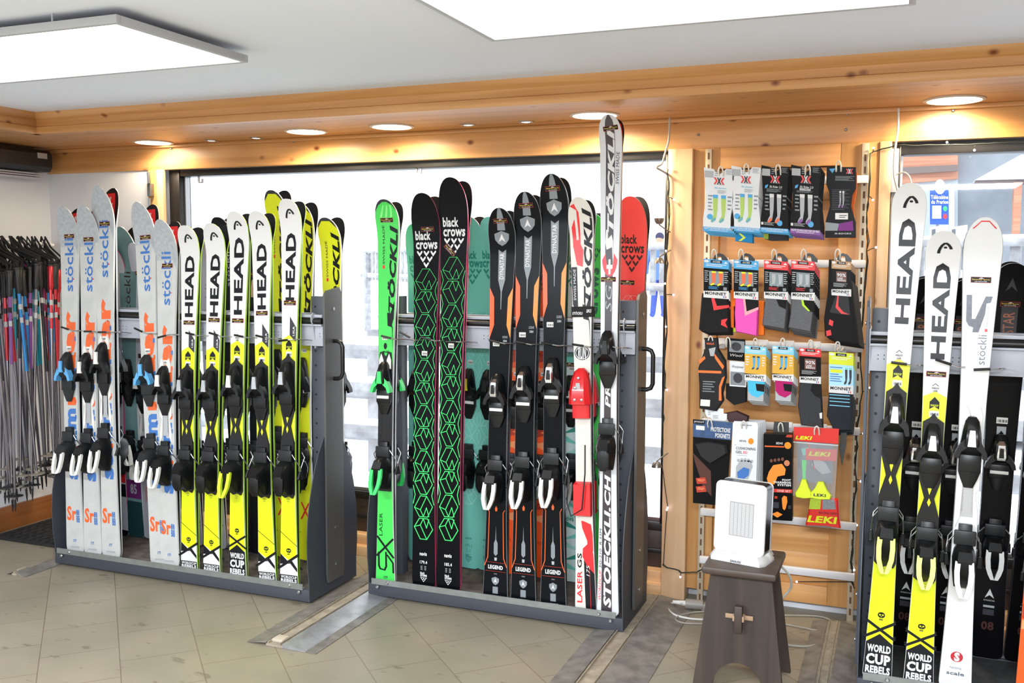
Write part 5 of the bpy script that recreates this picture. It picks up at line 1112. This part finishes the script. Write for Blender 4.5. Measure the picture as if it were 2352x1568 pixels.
for i, (x, c, cn) in enumerate(((1713, mat('sock_sky', '#4ab8dc', .9), 'sky-blue'), (1776, mat('sock_magenta', '#b01a66', .9), 'magenta'))):
    lg = mat('sock_light_grey', '#aeb2b4', .95)
    p = monnet(Q(x, 792, x+49, 871), mat('ink_light_sky', '#7cc8e6', .4), 'SNOW PARK', snow_img, 'yellow snow-park MONNET pack with '+cn+' and grey sock, third row', [(.1, .95), (.95, .95), (.9, 1.6), (.1, 1.6)], lg, lambda p: (p.flat([(.12, .98), (.93, .98), (.88, 1.35), (.6, 1.48), (.3, 1.42), (.15, 1.3)], c, 2), p.flat([(.5, 1.08), (.93, 1.08), (.9, 1.3), (.55, 1.28)], Kb, 3)))
    backs(p, 3, cn+' snow-park pack stacked behind the front '+cn+' one', 'packs behind the '+cn+' snow-park pack', .010, -.008); peg(x+22, 782, 2, Yc, 'white hook over the '+cn+' snow-park packs')
p = monnet(Q(1838, 797, 1887, 876), K['red'], 'WOOL RACING', img90, 'red-headed 90% merino pack with long charcoal sock, third row', [(0, .9), (.98, .9), (1.05, 1.6), (1.1, 2.28), (.05, 2.25), (-.1, 1.7)], mat('sock_charcoal_wool', '#37383b', .95, var=.2, scale=200), lambda p: (p.flat([(.6, 1), (1, 1), (1.05, 1.45), (.7, 1.35), (.5, 1.2)], Kb, 2), p.flat([(.92, 1.85), (1.05, 1.82), (1.05, 2.0), (.95, 2.0)], K['white'], 2)))
peg(1862, 786, 2, Yc, 'white hook over the charcoal merino pack')
def prot_img(p): p.rect(0, .2, 1, .3, K['yellow'], 2); p.lines(.05, .36, .55, .75, 7, K['blue']); p.rect(.05, .42, .55, .5, K['yellow'], 3); legs(p, .78, .36, .3, .42, K['charcoal'], K['teal'], K['charcoal'])
p = monnet(Q(1905, 806, 1961, 899), K['yellow'], 'Gel Protech', prot_img, 'yellow and pale-blue MONNET pack with dark sock striped in light blue', [(0, .95), (1.0, .9), (1.0, 1.4), (.9, 1.9), (.2, 1.95), (-.1, 1.6)], mat('sock_ink_navy', '#20242b', .95), lambda p: [p.flat([(.02, b), (.85, b), (.85, b+.02), (.02, b+.02)], mat('ink_light_sky', ''), 2) for b in (1.04, 1.12, 1.2, 1.3)], body=mat('ink_pale_blue_card', '#a9dcf0', .35)); backs(p, 2, 'dark blue-striped sock pack stacked behind the yellow and pale-blue one', 'packs behind the yellow and pale-blue pack', .010, -.012); peg(1924, 790, 2, Yc, 'white hook over the yellow and pale-blue pack')
# fourth row
Yd = 4.0
p = Pack([(1592, 962), (1683, 970), (1668, 1162), (1592, 1154)], Yd); p.body([(0, 0), (1, 0), (1, 1), (0, 1)], cardK, .004)
p.rect(0, 0, 1, .21, mat('ink_denim_blue', '#2c4f7c', .4, var=.3, scale=30), 1); p.rect(0, 0, .3, .05, K['black'], 2); p.text('prosurf', .04, .01, .28, .04, K['white'], .01); p.text('PROTECTIONS', .46, .07, .96, .125, K['white'], .03); p.text('POIGNETS', .58, .14, .96, .195, K['white'], .03); p.rect(.08, .07, .3, .12, pw, 3)
p.flat([(0, .4), (.5, .6), (.55, .9), (.3, .8), (.05, .5)], mat('ink_ember_brown', '#4a1f16', .4), 1); 
for b in (.7, .8): p.flat([(.08, b), (.35, b-.02), (.4, b+.05), (.12, b+.07)], K['rust'], 2); p.lines(.14, b+.01, .34, b+.04, 2, K['ltan'], 3)
p.rect(.84, .93, .92, .99, K['white'], 2); p.pillow([(.05, .28), (.4, .24), (.9, .26), (.95, .36), (.7, .44), (.5, .50), (.2, .42)], mat('wrist_guard_black', '#121214', .7), .004, .03); p.done('wrist_guard_pack', 'dark wrist-guard bag with blue denim header, leftmost in the fourth row', 'accessory pack'); peg(1630, 968, 3, Yd, 'white hook of the wrist-guard bag')
p = Pack([(1684, 966), (1742, 969), (1736, 1150), (1676, 1144)], Yd); p.body([(.05, 0), (.95, 0), (1, .04), (1, 1), (0, 1), (0, .04)], cardW, .006)
p.text('SIDAS', .28, .235, .56, .26, K['charcoal'], .02, .1); p.flat([(.74+.11*math.cos(v), .245+.04*math.sin(v)) for v in [k*math.pi/8 for k in range(16)]], K['amber'], 2); p.rect(.12, .30, .17, .305, K['charcoal'], 2)
p.text('CUSHIONING', .16, .325, .93, .36, K['charcoal'], .015); p.text('GEL', .16, .375, .42, .41, K['charcoal'], .015); p.text('3D', .44, .375, .62, .41, K['red'], .015); p.lines(.2, .43, .6, .44, 1, K['grey'])
p.flat([(.2, .58), (.35, .5), (.75, .49), (.85, .56), (.7, .72), (.45, .86), (.2, .78)], K['lgrey'], 2)
for k in range(5): p.flat([(.28+k*.13+.06*math.cos(v), .50-.012*k*(4-k)*.3+.022*math.sin(v)) for v in [j*math.pi/6 for j in range(12)]], K['lgrey'], 2)
p.flat([(.25, .65), (.5, .58), (.72, .6), (.7, .68), (.5, .74), (.3, .76)], K['blue'], 3); p.rect(.3, .04, .75, .05, K['grey'], 2); p.done('insole_box', 'white cushioning-gel insole pack with blue sole print, front of its stack', 'accessory pack'); backs(p, 4, 'white insole packs stacked behind the front cushioning-gel pack', 'white insole packs behind the front one', .012, -.002, .03); peg(1708, 972, 3, Yd, 'white hook of the cushioning-gel packs')
p = Pack([(1757, 992), (1822, 994), (1822, 1190), (1755, 1186)], Yd); p.body([(0, 0), (1, 0), (1, 1), (0, 1)], cardK, .045)
p.flat([(.82, .0), (1, 0), (1, .03), (.78, .03)], K['rust'], 2); p.text('SIDAS', .44, .09, .68, .115, K['white'], .02, .1); p.rect(.05, .135, .72, .15, K['orange'], 2); p.flat([(.85+.12*math.cos(v), .125+.04*math.sin(v)) for v in [k*math.pi/8 for k in range(16)]], K['amber'], 2)
em = mat('ink_glow_orange', '#f08a2a', .4); p.flat([(.2, .44), (.35, .36), (.65, .34), (.78, .4), (.75, .47), (.5, .49), (.4, .58), (.2, .6), (.13, .52)], em, 2); p.flat([(.82+.1*math.cos(v), .33+.035*math.sin(v)) for v in [k*math.pi/6 for k in range(12)]], mat('ink_skin_glow', '#c97a52', .4), 2)
for k in range(4): p.flat([(.28+k*.13+.05*math.cos(v), .31-.008*k+.02*math.sin(v)) for v in [j*math.pi/6 for j in range(12)]], mat('ink_toe_brown', '#6b3f2c', .4), 2)
p.text('FOOT', .66, .515, .96, .54, K['white'], .04); p.text('WARMING', .36, .545, .96, .57, K['white'], .04); p.text('SYSTEM', .5, .575, .96, .60, K['white'], .04); p.rect(0, .635, 1, .675, mat('ink_signal_red', '#c9291f', .4), 2); p.text('ONE SET', .48, .643, .95, .668, K['white'], 0)
p.flat([(.65, .74), (.72, .71), (.82, .72), (.84, .78), (.78, .86), (.74, .88), (.68, .86), (.66, .8)], em, 2); p.rect(.25, .72, .33, .75, K['rust'], 2); p.rect(.4, .72, .5, .75, K['rust'], 2); p.rect(.25, .79, .55, .86, K['charcoal'], 2); p.rect(.87, .82, .96, .86, K['charcoal'], 2); p.flat([(.3, .93), (.5, .9), (.68, .93), (.5, .97)], em, 2)
p.done('foot_warmer_box', 'black foot-warming box with glowing orange footprint, beside the heater', 'box'); tp = Pack([(1778, 968), (1812, 969), (1812, 993), (1776, 992)], Yd); tp.body([(0, 0), (1, 0), (1, 1), (0, 1)], mat('smoke_plastic_hanger', ''), .003); tp.done('box_hanger', 'dark plastic hanging tab on top of the foot-warming box', 'hanger'); peg(1793, 976, 3, Yd, 'white hook of the foot-warming box')
# red header bag with guards
redc = mat('header_red', '#d8251f', .35); p = Pack([(1823, 980), (1927, 984), (1920, 1150), (1821, 1144)], Yd-.01)
p.body([(0, 0), (1, 0), (1, .21), (0, .19)], redc, .004); p.text('LEKI', .04, .12, .42, .17, K['yellow'], .04, .2)
p.mb.add([p.W(a, b, .006) for a, b in ((.02, .2), (1, .22), (.97, 1.02), (0, .96))], [(0, 1, 2, 3)], mat('clear_bag_film', '#b9bdbf', .15, alpha=.35, coat=.6))
p.flat([(0, .2), (1, .22), (1, .24), (0, .22)], K['white'], 1); p.rect(.28, .29, .97, .45, redc, 0); p.text('LEKI', .34, .33, .84, .39, K['yellow'], .04, .2, 1); p.done('pole_guard_bag', 'clear bag with red header and yellow lettering holding slalom pole guards', 'accessory pack'); peg(1876, 984, 3, Yd-.01, 'white hook of the red-header clear bag')
c_ = Pack([(1832, 1005), (1915, 1008), (1912, 1110), (1832, 1106)], Yd-.006); c_.t = 0; c_.body([(0, 0), (1, 0), (1, 1), (0, 1)], mat('ink_photo_grey', '#6d7580', .4, var=.3, scale=20), .002); 
c_.flat([(.1, .25), (.3, .2), (.35, .35), (.15, .4)], K['teal'], 2); c_.flat([(.45, .35), (.8, .55), (.95, .75), (.7, .8), (.4, .6)], K['lgrey'], 2); c_.flat([(.12, .5), (.25, .5), (.22, 1), (.15, 1)], K['green'], 2); c_.flat([(.25, 0), (.28, 0), (.5, .7), (.47, .7)], K['red'], 2); c_.done('racing_photo_card', 'printed slalom racer card inside the red-header clear bag', 'card')
yl = mat('guard_fluo_yellow', '#d9ee2a', .4)
for i, (q, l) in enumerate(((Q(1826, 1098, 1866, 1142), 'left of the two'), (Q(1859, 1103, 1910, 1144), 'right of the two'))):
    g = Pack(q, Yd-.018); g.pillow([(.4, 0), (.65, 0), (.8, .4), (1, .75), (.95, .95), (.5, 1), (.05, .95), (0, .75), (.25, .4)], yl, 0, .012); 
    if i: g.text('LEKI', .2, .66, .75, .82, K['charcoal'], .03)
    g.done('pole_guard', 'fluorescent yellow pole guard in the clear bag, '+l, 'pole guard')
p = Pack([(1855, 1140), (1926, 1144), (1932, 1210), (1850, 1204)], Yd); p.pillow([(.08, 0), (1, 0), (.98, .6), (1.0, 1.02), (.6, .97), (0, 1), (.06, .5)], redc, 0, .02); p.flat([(.1, .02), (.45, .02), (.42, .38), (.08, .4)], mat('mesh_lime', '#b5cf3a', .8, var=.3, scale=300), 1); p.flat([(.5, .02), (.88, .02), (.9, .35), (.48, .38)], mat('mesh_grey', '#8d9093', .8, var=.4, scale=300), 1)
p.text('RACING GEAR', .38, .46, .92, .54, K['brown'], .01, .15); p.text('LEKI', .05, .62, .92, .86, K['yellow'], .04, .15); p.done('mesh_bag', 'red racing gear bag with lime and grey mesh, below the clear guard bag', 'bag')
p = Pack(Q(1928, 975, 1950, 1070), Yd+.04); p.pillow([(.2, 0), (.9, 0), (.7, .5), (.3, 1), (0, .6)], mat('smoke_plastic_hanger', ''), 0, .02); p.done('goggle_strap', 'black strap hanging at the right end of the fourth row', 'strap')

# ------------------------------------------------------------------ heater on its stool
def frame(loc, rz_): return Matrix.Translation(loc) @ Matrix.Rotation(rz_, 4, 'Z')
dw = wood('worn_dark_oak', '#41352e', '#29211e', 'z', False, .5, .7); dwx = wood('worn_dark_oak_top', '#4d3e36', '#322824', 'x', False, .45, .7); edge_w = mat('worn_bare_edge', '#a08468', .7)
st_ = bpy.data.objects.new('stool', None); COL.objects.link(st_); st_.location = (-.49, 3.50, 0); tag(st_, 'dark worn wooden stool with slab legs and wedge joint, under the white heater', 'stool')
MB().box(-.128, .128, -.155, .145, .425, .452, dwx, .009).obj('seat', st_)
for i, (s, l) in enumerate(((-1, 'front'), (1, 'back'))):
    P = [(-.105, .425), (.105, .425), (.158, 0), (.105, 0)] + [(.09*math.cos(a), .105*math.sin(a)) for a in [math.radians(8+164*k/14) for k in range(15)]] + [(-.105, 0), (-.158, 0)]
    yt, yb = (-.095, -.118) if s < 0 else (.085, .12)
    m = MB(); m.prism(P, 0, .022, dw, lambda p, q, t: (p, (yb+(yt-yb)*q/.425)+t, q)); m.obj('leg', st_)
m = MB(); m.box(-.02, .02, -.135, .13, .262, .282, edge_w, .002); m.box(-.048, .048, -.1115, -.108, .264, .280, edge_w, .001); m.obj('stretcher', st_)
MB().box(-.014, .014, -.138, -.114, .222, .318, dw, .004).obj('wedge', st_)
ht = bpy.data.objects.new('fan_heater', None); COL.objects.link(ht); ht.location = (-.50, 3.49, .452); ht.rotation_euler = (0, 0, math.radians(-13)); ht.scale = (.9, .9, .9); tag(ht, 'white upright ceramic fan heater with black side band standing on the stool', 'heater')
hwm = mat('heater_white_gloss', '#cdcdcd', .25, coat=.2); hbk = mat('heater_black_gloss', '#101114', .2)
m = MB(); P = [(-.115, -.05), (-.10, -.075), (.10, -.075), (.115, -.05), (.115, .05), (.10, .075), (-.10, .075), (-.115, .05)]
m.loft([[(x, y, 0) for x, y in P], [(x, y, .012) for x, y in P], [(x*.86, y*.85, .035) for x, y in P]], hwm)
vs, fs = T2('ZANUSSI', .03); m.add([(-.02+.045*a, -.0756, .003+.009*b) for a, b in vs], fs, K['black']); m.obj('base', ht)
def rr(w, z0, z1, r, n=6):
    out = []
    for cx, cz, a0 in ((w-r, z1-r, 0), (-w+r, z1-r, 90), (-w+r, z0+r, 180), (w-r, z0+r, 270)):
        out += [(cx+r*math.cos(math.radians(a0+90*k/n)), cz+r*math.sin(math.radians(a0+90*k/n))) for k in range(n+1)]
    return out
tl = lambda p, q, t: (p, t+(q-.04)*.06, q)
m = MB(); m.prism(rr(.102, .032, .309, .02), -.034, .030, hbk, tl); m.obj('side_band', ht)
m = MB(); m.loft([[tl(x, z, t) for x, z in rr(w, a, b, r)] for t, w, a, b, r in ((-.034, .105, .03, .312, .022), (-.040, .105, .03, .312, .022), (-.043, .102, .033, .309, .02))], hwm); fp = m.obj('front_panel', ht)
m = MB(); m.loft([[tl(x, z, t) for x, z in rr(.103, .032, .310, .02)] for t in (.03, .042)], hwm); m.obj('back_panel', ht)
g = MB(); gl_m = mat('heater_grille_grey', '#9a9a9a', .5); 
g.prism([(-.042, .10), (.058, .10), (.058, .235), (-.042, .235)], -.0436, -.0431, gl_m, tl)
for i in range(6):
    for j in range(32): x = -.038+i*.016; z = .104+j*.004; g.prism([(x, z), (x+.013, z), (x+.013, z+.002), (x, z+.002)], -.0445, -.0436, hwm, tl)
g.obj('grille', fp)
g = MB(); 
for i in range(4): g.lathe([(.011, 0), (.011, .002), (.001, .002)], mat('control_bronze', '#8a8172', .4, .4), (-.055+i*.036, .014, .305+.0008), 14)
g.prism([(-.08, -.028), (.08, -.028), (.08, .026), (-.08, .026)], .3045, .3065, mat('control_panel_grey', '#6f6d68', .35), lambda p, q, t: (p, q+.016, t)); g.obj('control_panel', ht)
white_cable = mat('white_cable', '#d6d4cf', .5); grey_cable = mat('grey_cable', '#9b958a', .6)
def curve(pts, r, m, name, label, cat, n=8, sub_=6):
    P = [V(p) for p in pts]; out = []
    for i in range(len(P)-1):
        a, b, c, d = P[max(i-1, 0)], P[i], P[i+1], P[min(i+2, len(P)-1)]
        for k in range(sub_):
            t = k/sub_; out.append(.5*((2*b)+(c-a)*t+(2*a-5*b+4*c-d)*t*t+(3*b-a-3*c+d)*t**3))
    out.append(P[-1]); return tag(MB().tube(out, r, m, n).obj(name), label, cat)
F_ = lambda x, y, z=.006: tuple(onz(x, y, z))
a_ = ony(1768, 1262, 3.56); curve([tuple(a_), tuple(ony(1785, 1290, 3.62)), tuple(ony(1812, 1320, 3.7)), tuple(ony(1816, 1350, 3.75)), tuple(ony(1785, 1385, 3.82)), F_(1770, 1405)], .0045, white_cable, 'heater_cable', 'white heater cable looping down at the right side of the stool', 'cable')
curve([F_(1568, 1385, .03), F_(1540, 1386), F_(1536, 1400), F_(1560, 1415), F_(1620, 1422), F_(1700, 1410)], .0045, white_cable, 'power_cable', 'white cable looping out of the grey socket at the foot of the post', 'cable')
curve([F_(1620, 1432), F_(1570, 1430), F_(1552, 1420), F_(1580, 1408), F_(1640, 1404), F_(1760, 1412), F_(1880, 1415), F_(1912, 1432), F_(1890, 1448), F_(1830, 1438), F_(1790, 1430)], .0035, grey_cable, 'extension_cable', 'thin grey cable looping on the floor behind the stool', 'cable')
curve([F_(1790, 1478), F_(1850, 1484), F_(1900, 1472), F_(1940, 1448), F_(1955, 1438)], .0045, grey_cable, 'floor_cable', 'beige-grey cable running over the floor toward the right rack', 'cable')
q = onz(1590, 1390, .02); m = MB(); sk = mat('smoky_socket_plastic', '#86827c', .4)
m.tube([(q.x-.03, q.y, .024), (q.x+.045, q.y+.01, .024)], .022, sk, 16); m.box(q.x+.04, q.x+.13, q.y-.01, q.y+.03, .002, .035, sk, .008); tag(m.obj('socket_coupler'), 'grey plastic socket coupler on the floor behind the post foot', 'socket')
m = MB(); m.tube([(q.x-.085, q.y-.004, .026), (q.x-.028, q.y, .026)], [.007, .012], white_cable, 10); tag(m.obj('plug'), 'white plug pushed into the grey floor socket', 'plug')
# ------------------------------------------------------------------ metal floor tracks
trk = mat('brushed_track_metal', '#a2a3a7', .38, .4, var=.3, scale=14, bump=.2); trk_d = mat('tarnished_track_metal', '#85807a', .5, .25, var=.35, scale=16, bump=.3); dust = mat('dusty_rail', '#9c9180', .8, var=.25, scale=30)
def track(x0, x1, ya, yb, label, wr):
    t = bpy.data.objects.new('floor_track', None); COL.objects.link(t); t.location = (x0, ya, 0); tag(t, label, 'floor track'); w = x1-x0; L = yb-ya
    rp = lambda P, m, n: MB().prism(P, 0, L, m, lambda p, q, s_: (p, s_, q)).obj(n, t)
    a = w*.28; b = w*.52
    rp([(0, .001), (0, .003), (a, .016), (a, .012)], trk_d, 'left_ramp'); rp([(a, .001), (a, .010), (b, .010), (b, .001)], dust, 'rail_bed')
    rp([(b, .001), (b, .018), (b+.004, .018), (w*.85, .004), (w*.85, .001)], trk if wr else trk_d, 'right_ramp'); rp([(w*.85, .001), (w*.85, .004), (w, .003), (w, .001)], trk_d, 'edge_plate')
    m = MB(); m.box(a+.008, a+.012, 0, L, .010, .019, dust); m.box(b-.014, b-.010, 0, L, .010, .019, dust); m.obj('rail', t)
    MB().box(a+.012, b-.014, .02, .07, .010, .024, mat('cream_end_stop', '#b7ab98', .7), .004).obj('end_stop', t)
track(-2.37, -2.05, 3.10, 4.22, 'bright metal floor track between the left and middle racks', True)
track(-1.13, -.80, 2.90, 4.22, 'scuffed metal floor track under the right end of the middle rack', False)
track(-.30, -.085, 2.80, 4.2, 'scuffed metal floor track beside the right rack', False)
track(-3.96, -3.84, 3.35, 3.9, 'short dark metal strip poking out under the left end of the left rack', False)
# ------------------------------------------------------------------ door mat
A_, B_ = onz(5, 1221, 0), onz(95, 1257, 0); m = MB(); mm = mat('black_rubber_doormat', '#1e1d1e', .8, var=.4, scale=60, bump=.8)
m.box(-4.55, -4.02, 3.76, 4.22, .0005, .013, mm, .003)
for i in range(10):
    for j in range(8): m.box(-4.53+i*.052, -4.495+i*.052, 3.78+j*.054, 3.815+j*.054, .013, .017, mm)
tag(m.obj('door_mat'), 'black rubber mat on the floor in the left corner', 'mat')
# ------------------------------------------------------------------ ski poles on the left wall
p0, p1 = onx(-60, 541, XL+.12), onx(122, 563, XL+.12)
t = bpy.data.objects.new('pole_rail', None); COL.objects.link(t); t.location = (XL+.12, p0.y, p0.z); tag(t, 'steel wall rail in the left corner carrying hung ski poles', 'rail'); d_ = p1-p0
MB().tube([(0, 0, 0), tuple(d_)], .010, st, 12).obj('bar', t)
for k in (.1, .95): MB().box(-.12, 0, d_.y*k-.012, d_.y*k+.012, d_.z*k-.01, d_.z*k+.01, st, .002).obj('bracket', t)
gripk = mat('pole_grip_black', '#141415', .5); strap = mat('pole_strap_black', '#0f0f10', .8); bask = mat('pole_basket_grey', '#8a8478', .6); bask2 = mat('pole_basket_black', '#1b1b1c', .6)
silv = mat('pole_aluminium', '#8b888f', .25, .9)
hues = [('violet', '#7a4a88'), ('magenta', '#8c2f6a'), ('black', '#232327'), ('teal', '#1f8a9e'), ('red', '#b3242e'), ('blue', '#2f7fc0'), ('grey', '#6f6f78')]
for i in range(34):
    px = -18+i*4.7+random.uniform(-3, 3); X = XL+.16+random.uniform(0, .20); hn, hc = hues[(i*3+i//7) % 7] if px < 100 else hues[(4, 2, 4, 5)[i % 4]]
    G = onx(px, 640+random.uniform(-14, 14), X); Ln = random.choice([1.08, 1.12, 1.18, 1.2]); ax_, ay_ = random.uniform(-.02, .05), random.uniform(-.075, .06)
    if G.y > WY-.06: G.y = WY-.07; 
    if G.y+ay_*Ln > WY-.04: ay_ = -.03
    r = bpy.data.objects.new('ski_pole', None); COL.objects.link(r); r.location = G; dv = V((ax_, ay_, -1)).normalized(); R_ = dv.to_track_quat('-Z', 'Y').to_matrix().to_4x4()
    r.rotation_euler = R_.to_euler()
    hm = mat('pole_paint_'+hn, hc, .3, .3); zt_ = -Ln*random.uniform(.22, .5); k = random.uniform(.9, 1)
    m = MB(); m.tube([(0, 0, -.02), (0, 0, zt_)], .0085, hm, 10); m.tube([(0, 0, zt_), (0, 0, -Ln*.7), (0, 0, -Ln+.06)], [.0083, .0078, .0055], silv, 10)
    for j in range(2): z = -.13-j*.07; m.lathe([(.0088, z), (.0088, z-.028)], K['lgrey'] if (i+j) % 3 else K['black'], n=10, cap=False)
    m.obj('shaft', r)
    m = MB(); m.tube([(0, 0, .06), (0, 0, .05), (0, 0, .0), (0, 0, -.05), (0, 0, -.075)], [.012, .017, .014, .016, .012], gripk if i % 4 else hm, 12); m.lathe([(.02, .052), (.02, .06), (.008, .066)], gripk, n=12); m.obj('grip', r)
    top = V((XL+.12, G.y, onx(px, 552, XL+.12).z+.005)) ; loc = R_.inverted() @ (top-G)
    m = MB(); w_ = random.uniform(.018, .035)
    m.tube([(0, 0, .05), (w_*.5, w_*.3, .09), tuple(loc*.75+V((w_, 0, 0))), tuple(loc+V((0, 0, .012))), tuple(loc*.75-V((w_*.6, 0, 0))), (-w_*.6, 0, .09), (0, 0, .05)], .006, strap, 6); m.obj('wrist_strap', r)
    zb = -Ln+.085; m = MB(); bm_ = bask if i % 3 else bask2; m.lathe([(.008, zb+.015), (.010, zb+.004), (.040, zb), (.041, zb-.003), (.009, zb-.006)], bm_, n=18); m.obj('basket', r)
    m = MB(); m.tube([(0, 0, -Ln+.065), (0, 0, -Ln+.03), (0, 0, -Ln)], [.006, .005, .002], gripk, 8); m.obj('tip', r)
    tag(r, 'ski pole with '+hn+' upper shaft hung in the cluster in the left corner', 'ski pole', hn+' ski poles in the left corner cluster')
# ------------------------------------------------------------------ cables and fairy lights
curve([tuple(ony(1538, 270, WY-.08)), tuple(ony(1536, 320, WY-.085)), tuple(ony(1528, 350, WY-.09)), tuple(ony(1520, 376, WY-.10)), tuple(ony(1508, 384, WY-.12)), tuple(ony(1520, 392, WY-.10)), tuple(ony(1534, 400, WY-.06))], .0045, mat('pale_grey_cable', '#b5aea4', .5), 'hanging_cable', 'pale grey cable hanging from the beam beside the large window', 'cable')
curve([tuple(ony(2064, 249, WY-.05)), tuple(ony(2062, 300, WY-.055)), tuple(ony(2055, 350, WY-.06)), tuple(ony(2054, 400, WY-.06)), tuple(ony(2060, 430, WY-.05)), tuple(ony(2068, 460, WY-.03))], .0045, white_cable, 'hanging_cable', 'cream cable hanging from the beam at the right-hand window edge', 'cable')
curve([tuple(ony(2056, 402, WY-.05)), tuple(ony(2075, 396, WY-.07)), tuple(ony(2088, 404, WY-.09)), tuple(ony(2094, 424, WY-.1))], .003, mat('pale_grey_cable', ''), 'wire_loop', 'thin grey wire loop above the tall white-and-yellow ski', 'wire')
wire_m = mat('dark_green_wire', '#1d2420', .6); led = mat('fairy_led', '#efe6ff', .3, emit=6)
def fairy(pts, Y, leds, label, r=.0026):
    t = bpy.data.objects.new('fairy_lights', None); COL.objects.link(t); o_ = ony(pts[0][0], pts[0][1], Y); t.location = o_; tag(t, label, 'fairy lights')
    P = []
    for i in range(len(pts)-1):
        for k in range(4):
            f = k/4; x = pts[i][0]*(1-f)+pts[i+1][0]*f+random.uniform(-2, 2); y = pts[i][1]*(1-f)+pts[i+1][1]*f+random.uniform(-1, 1); P.append(ony(x, y, Y)-o_)
    P.append(ony(pts[-1][0], pts[-1][1], Y)-o_); MB().tube(P, r, wire_m, 6).obj('wire', t)
    P2 = [p+V((random.uniform(-.006, .006), -.003, 0)) for p in P]; MB().tube(P2, r*.8, wire_m, 6).obj('wire', t)
    for (x, y) in leds:
        c = ony(x, y, Y)-o_; n_ = min(P, key=lambda p: (p-c).length); m = MB(); m.tube([tuple(n_), tuple((n_+c)/2+V((0, -.004, .002))), tuple(c)], .0018, wire_m, 6); s_ = m.obj('socket', t)
        m = MB(); ell(m, c.x, c.y-.004, c.z, .0045, .0045, .0045, led, 6); m.obj('bulb', s_)
fairy([(1534, 400), (1538, 470), (1532, 560), (1530, 650), (1533, 760), (1526, 860), (1522, 960), (1520, 1060)], WY-.07, [(1537, 386), (1548, 458), (1530, 576), (1528, 651), (1547, 677), (1530, 750), (1532, 895), (1534, 1165)], 'string of fairy lights running down beside the large window post')
fairy([(1524, 1295), (1535, 1304), (1550, 1306), (1566, 1314), (1600, 1313), (1625, 1298)], WY-.075, [(1563, 1324), (1532, 1170)], 'fairy light wire draped low across the pale post')
fairy([(2062, 333), (2015, 345), (2000, 352), (1998, 430), (1990, 510), (1992, 600), (1985, 700), (1975, 790), (1980, 900), (1968, 1000), (1965, 1100), (1960, 1200), (1955, 1290), (1962, 1350)], WY-.05, [(2006, 340), (2005, 459), (2012, 568), (1992, 791), (1998, 890), (1983, 995), (1977, 1105), (1968, 1205), (1962, 1308), (1830, 1335)], 'long string of fairy lights down the right side of the sock wall')
fairy([(2062, 333), (2120, 334), (2180, 332), (2240, 331), (2300, 328), (2352, 327)], WY-.03, [(2238, 345), (2175, 327)], 'fairy light wire along the frame above the right-hand window')
# bells hanging beside the window post
bell = mat('brushed_bell_metal', '#8f8b86', .35, .8)
for i, (x, y, up) in enumerate(((1514, 506, 1), (1514, 600, -1), (1508, 1068, -1))):
    c = ony(x, y, WY-.11); t_ = MB(); R_ = [(.001, .018), (.012, .015), (.019, .006), (.022, -.006), (.0225, -.009)]
    t_.lathe([(r_, z*up*-1 if up > 0 else z) for r_, z in R_], bell, (c.x, c.y, c.z), 20, cap=False)
    t_.tube([(c.x, c.y, c.z-.018*up), (c.x+.02, c.y+.02, c.z-.035*up), (c.x+.04, WY-.065, c.z-.05*up)], .003, bell, 8)
    tag(t_.obj('lamp_cup'), ['upper upturned', 'middle downturned', 'lower downturned'][i]+' small metal bell beside the post of the large window', 'bell')
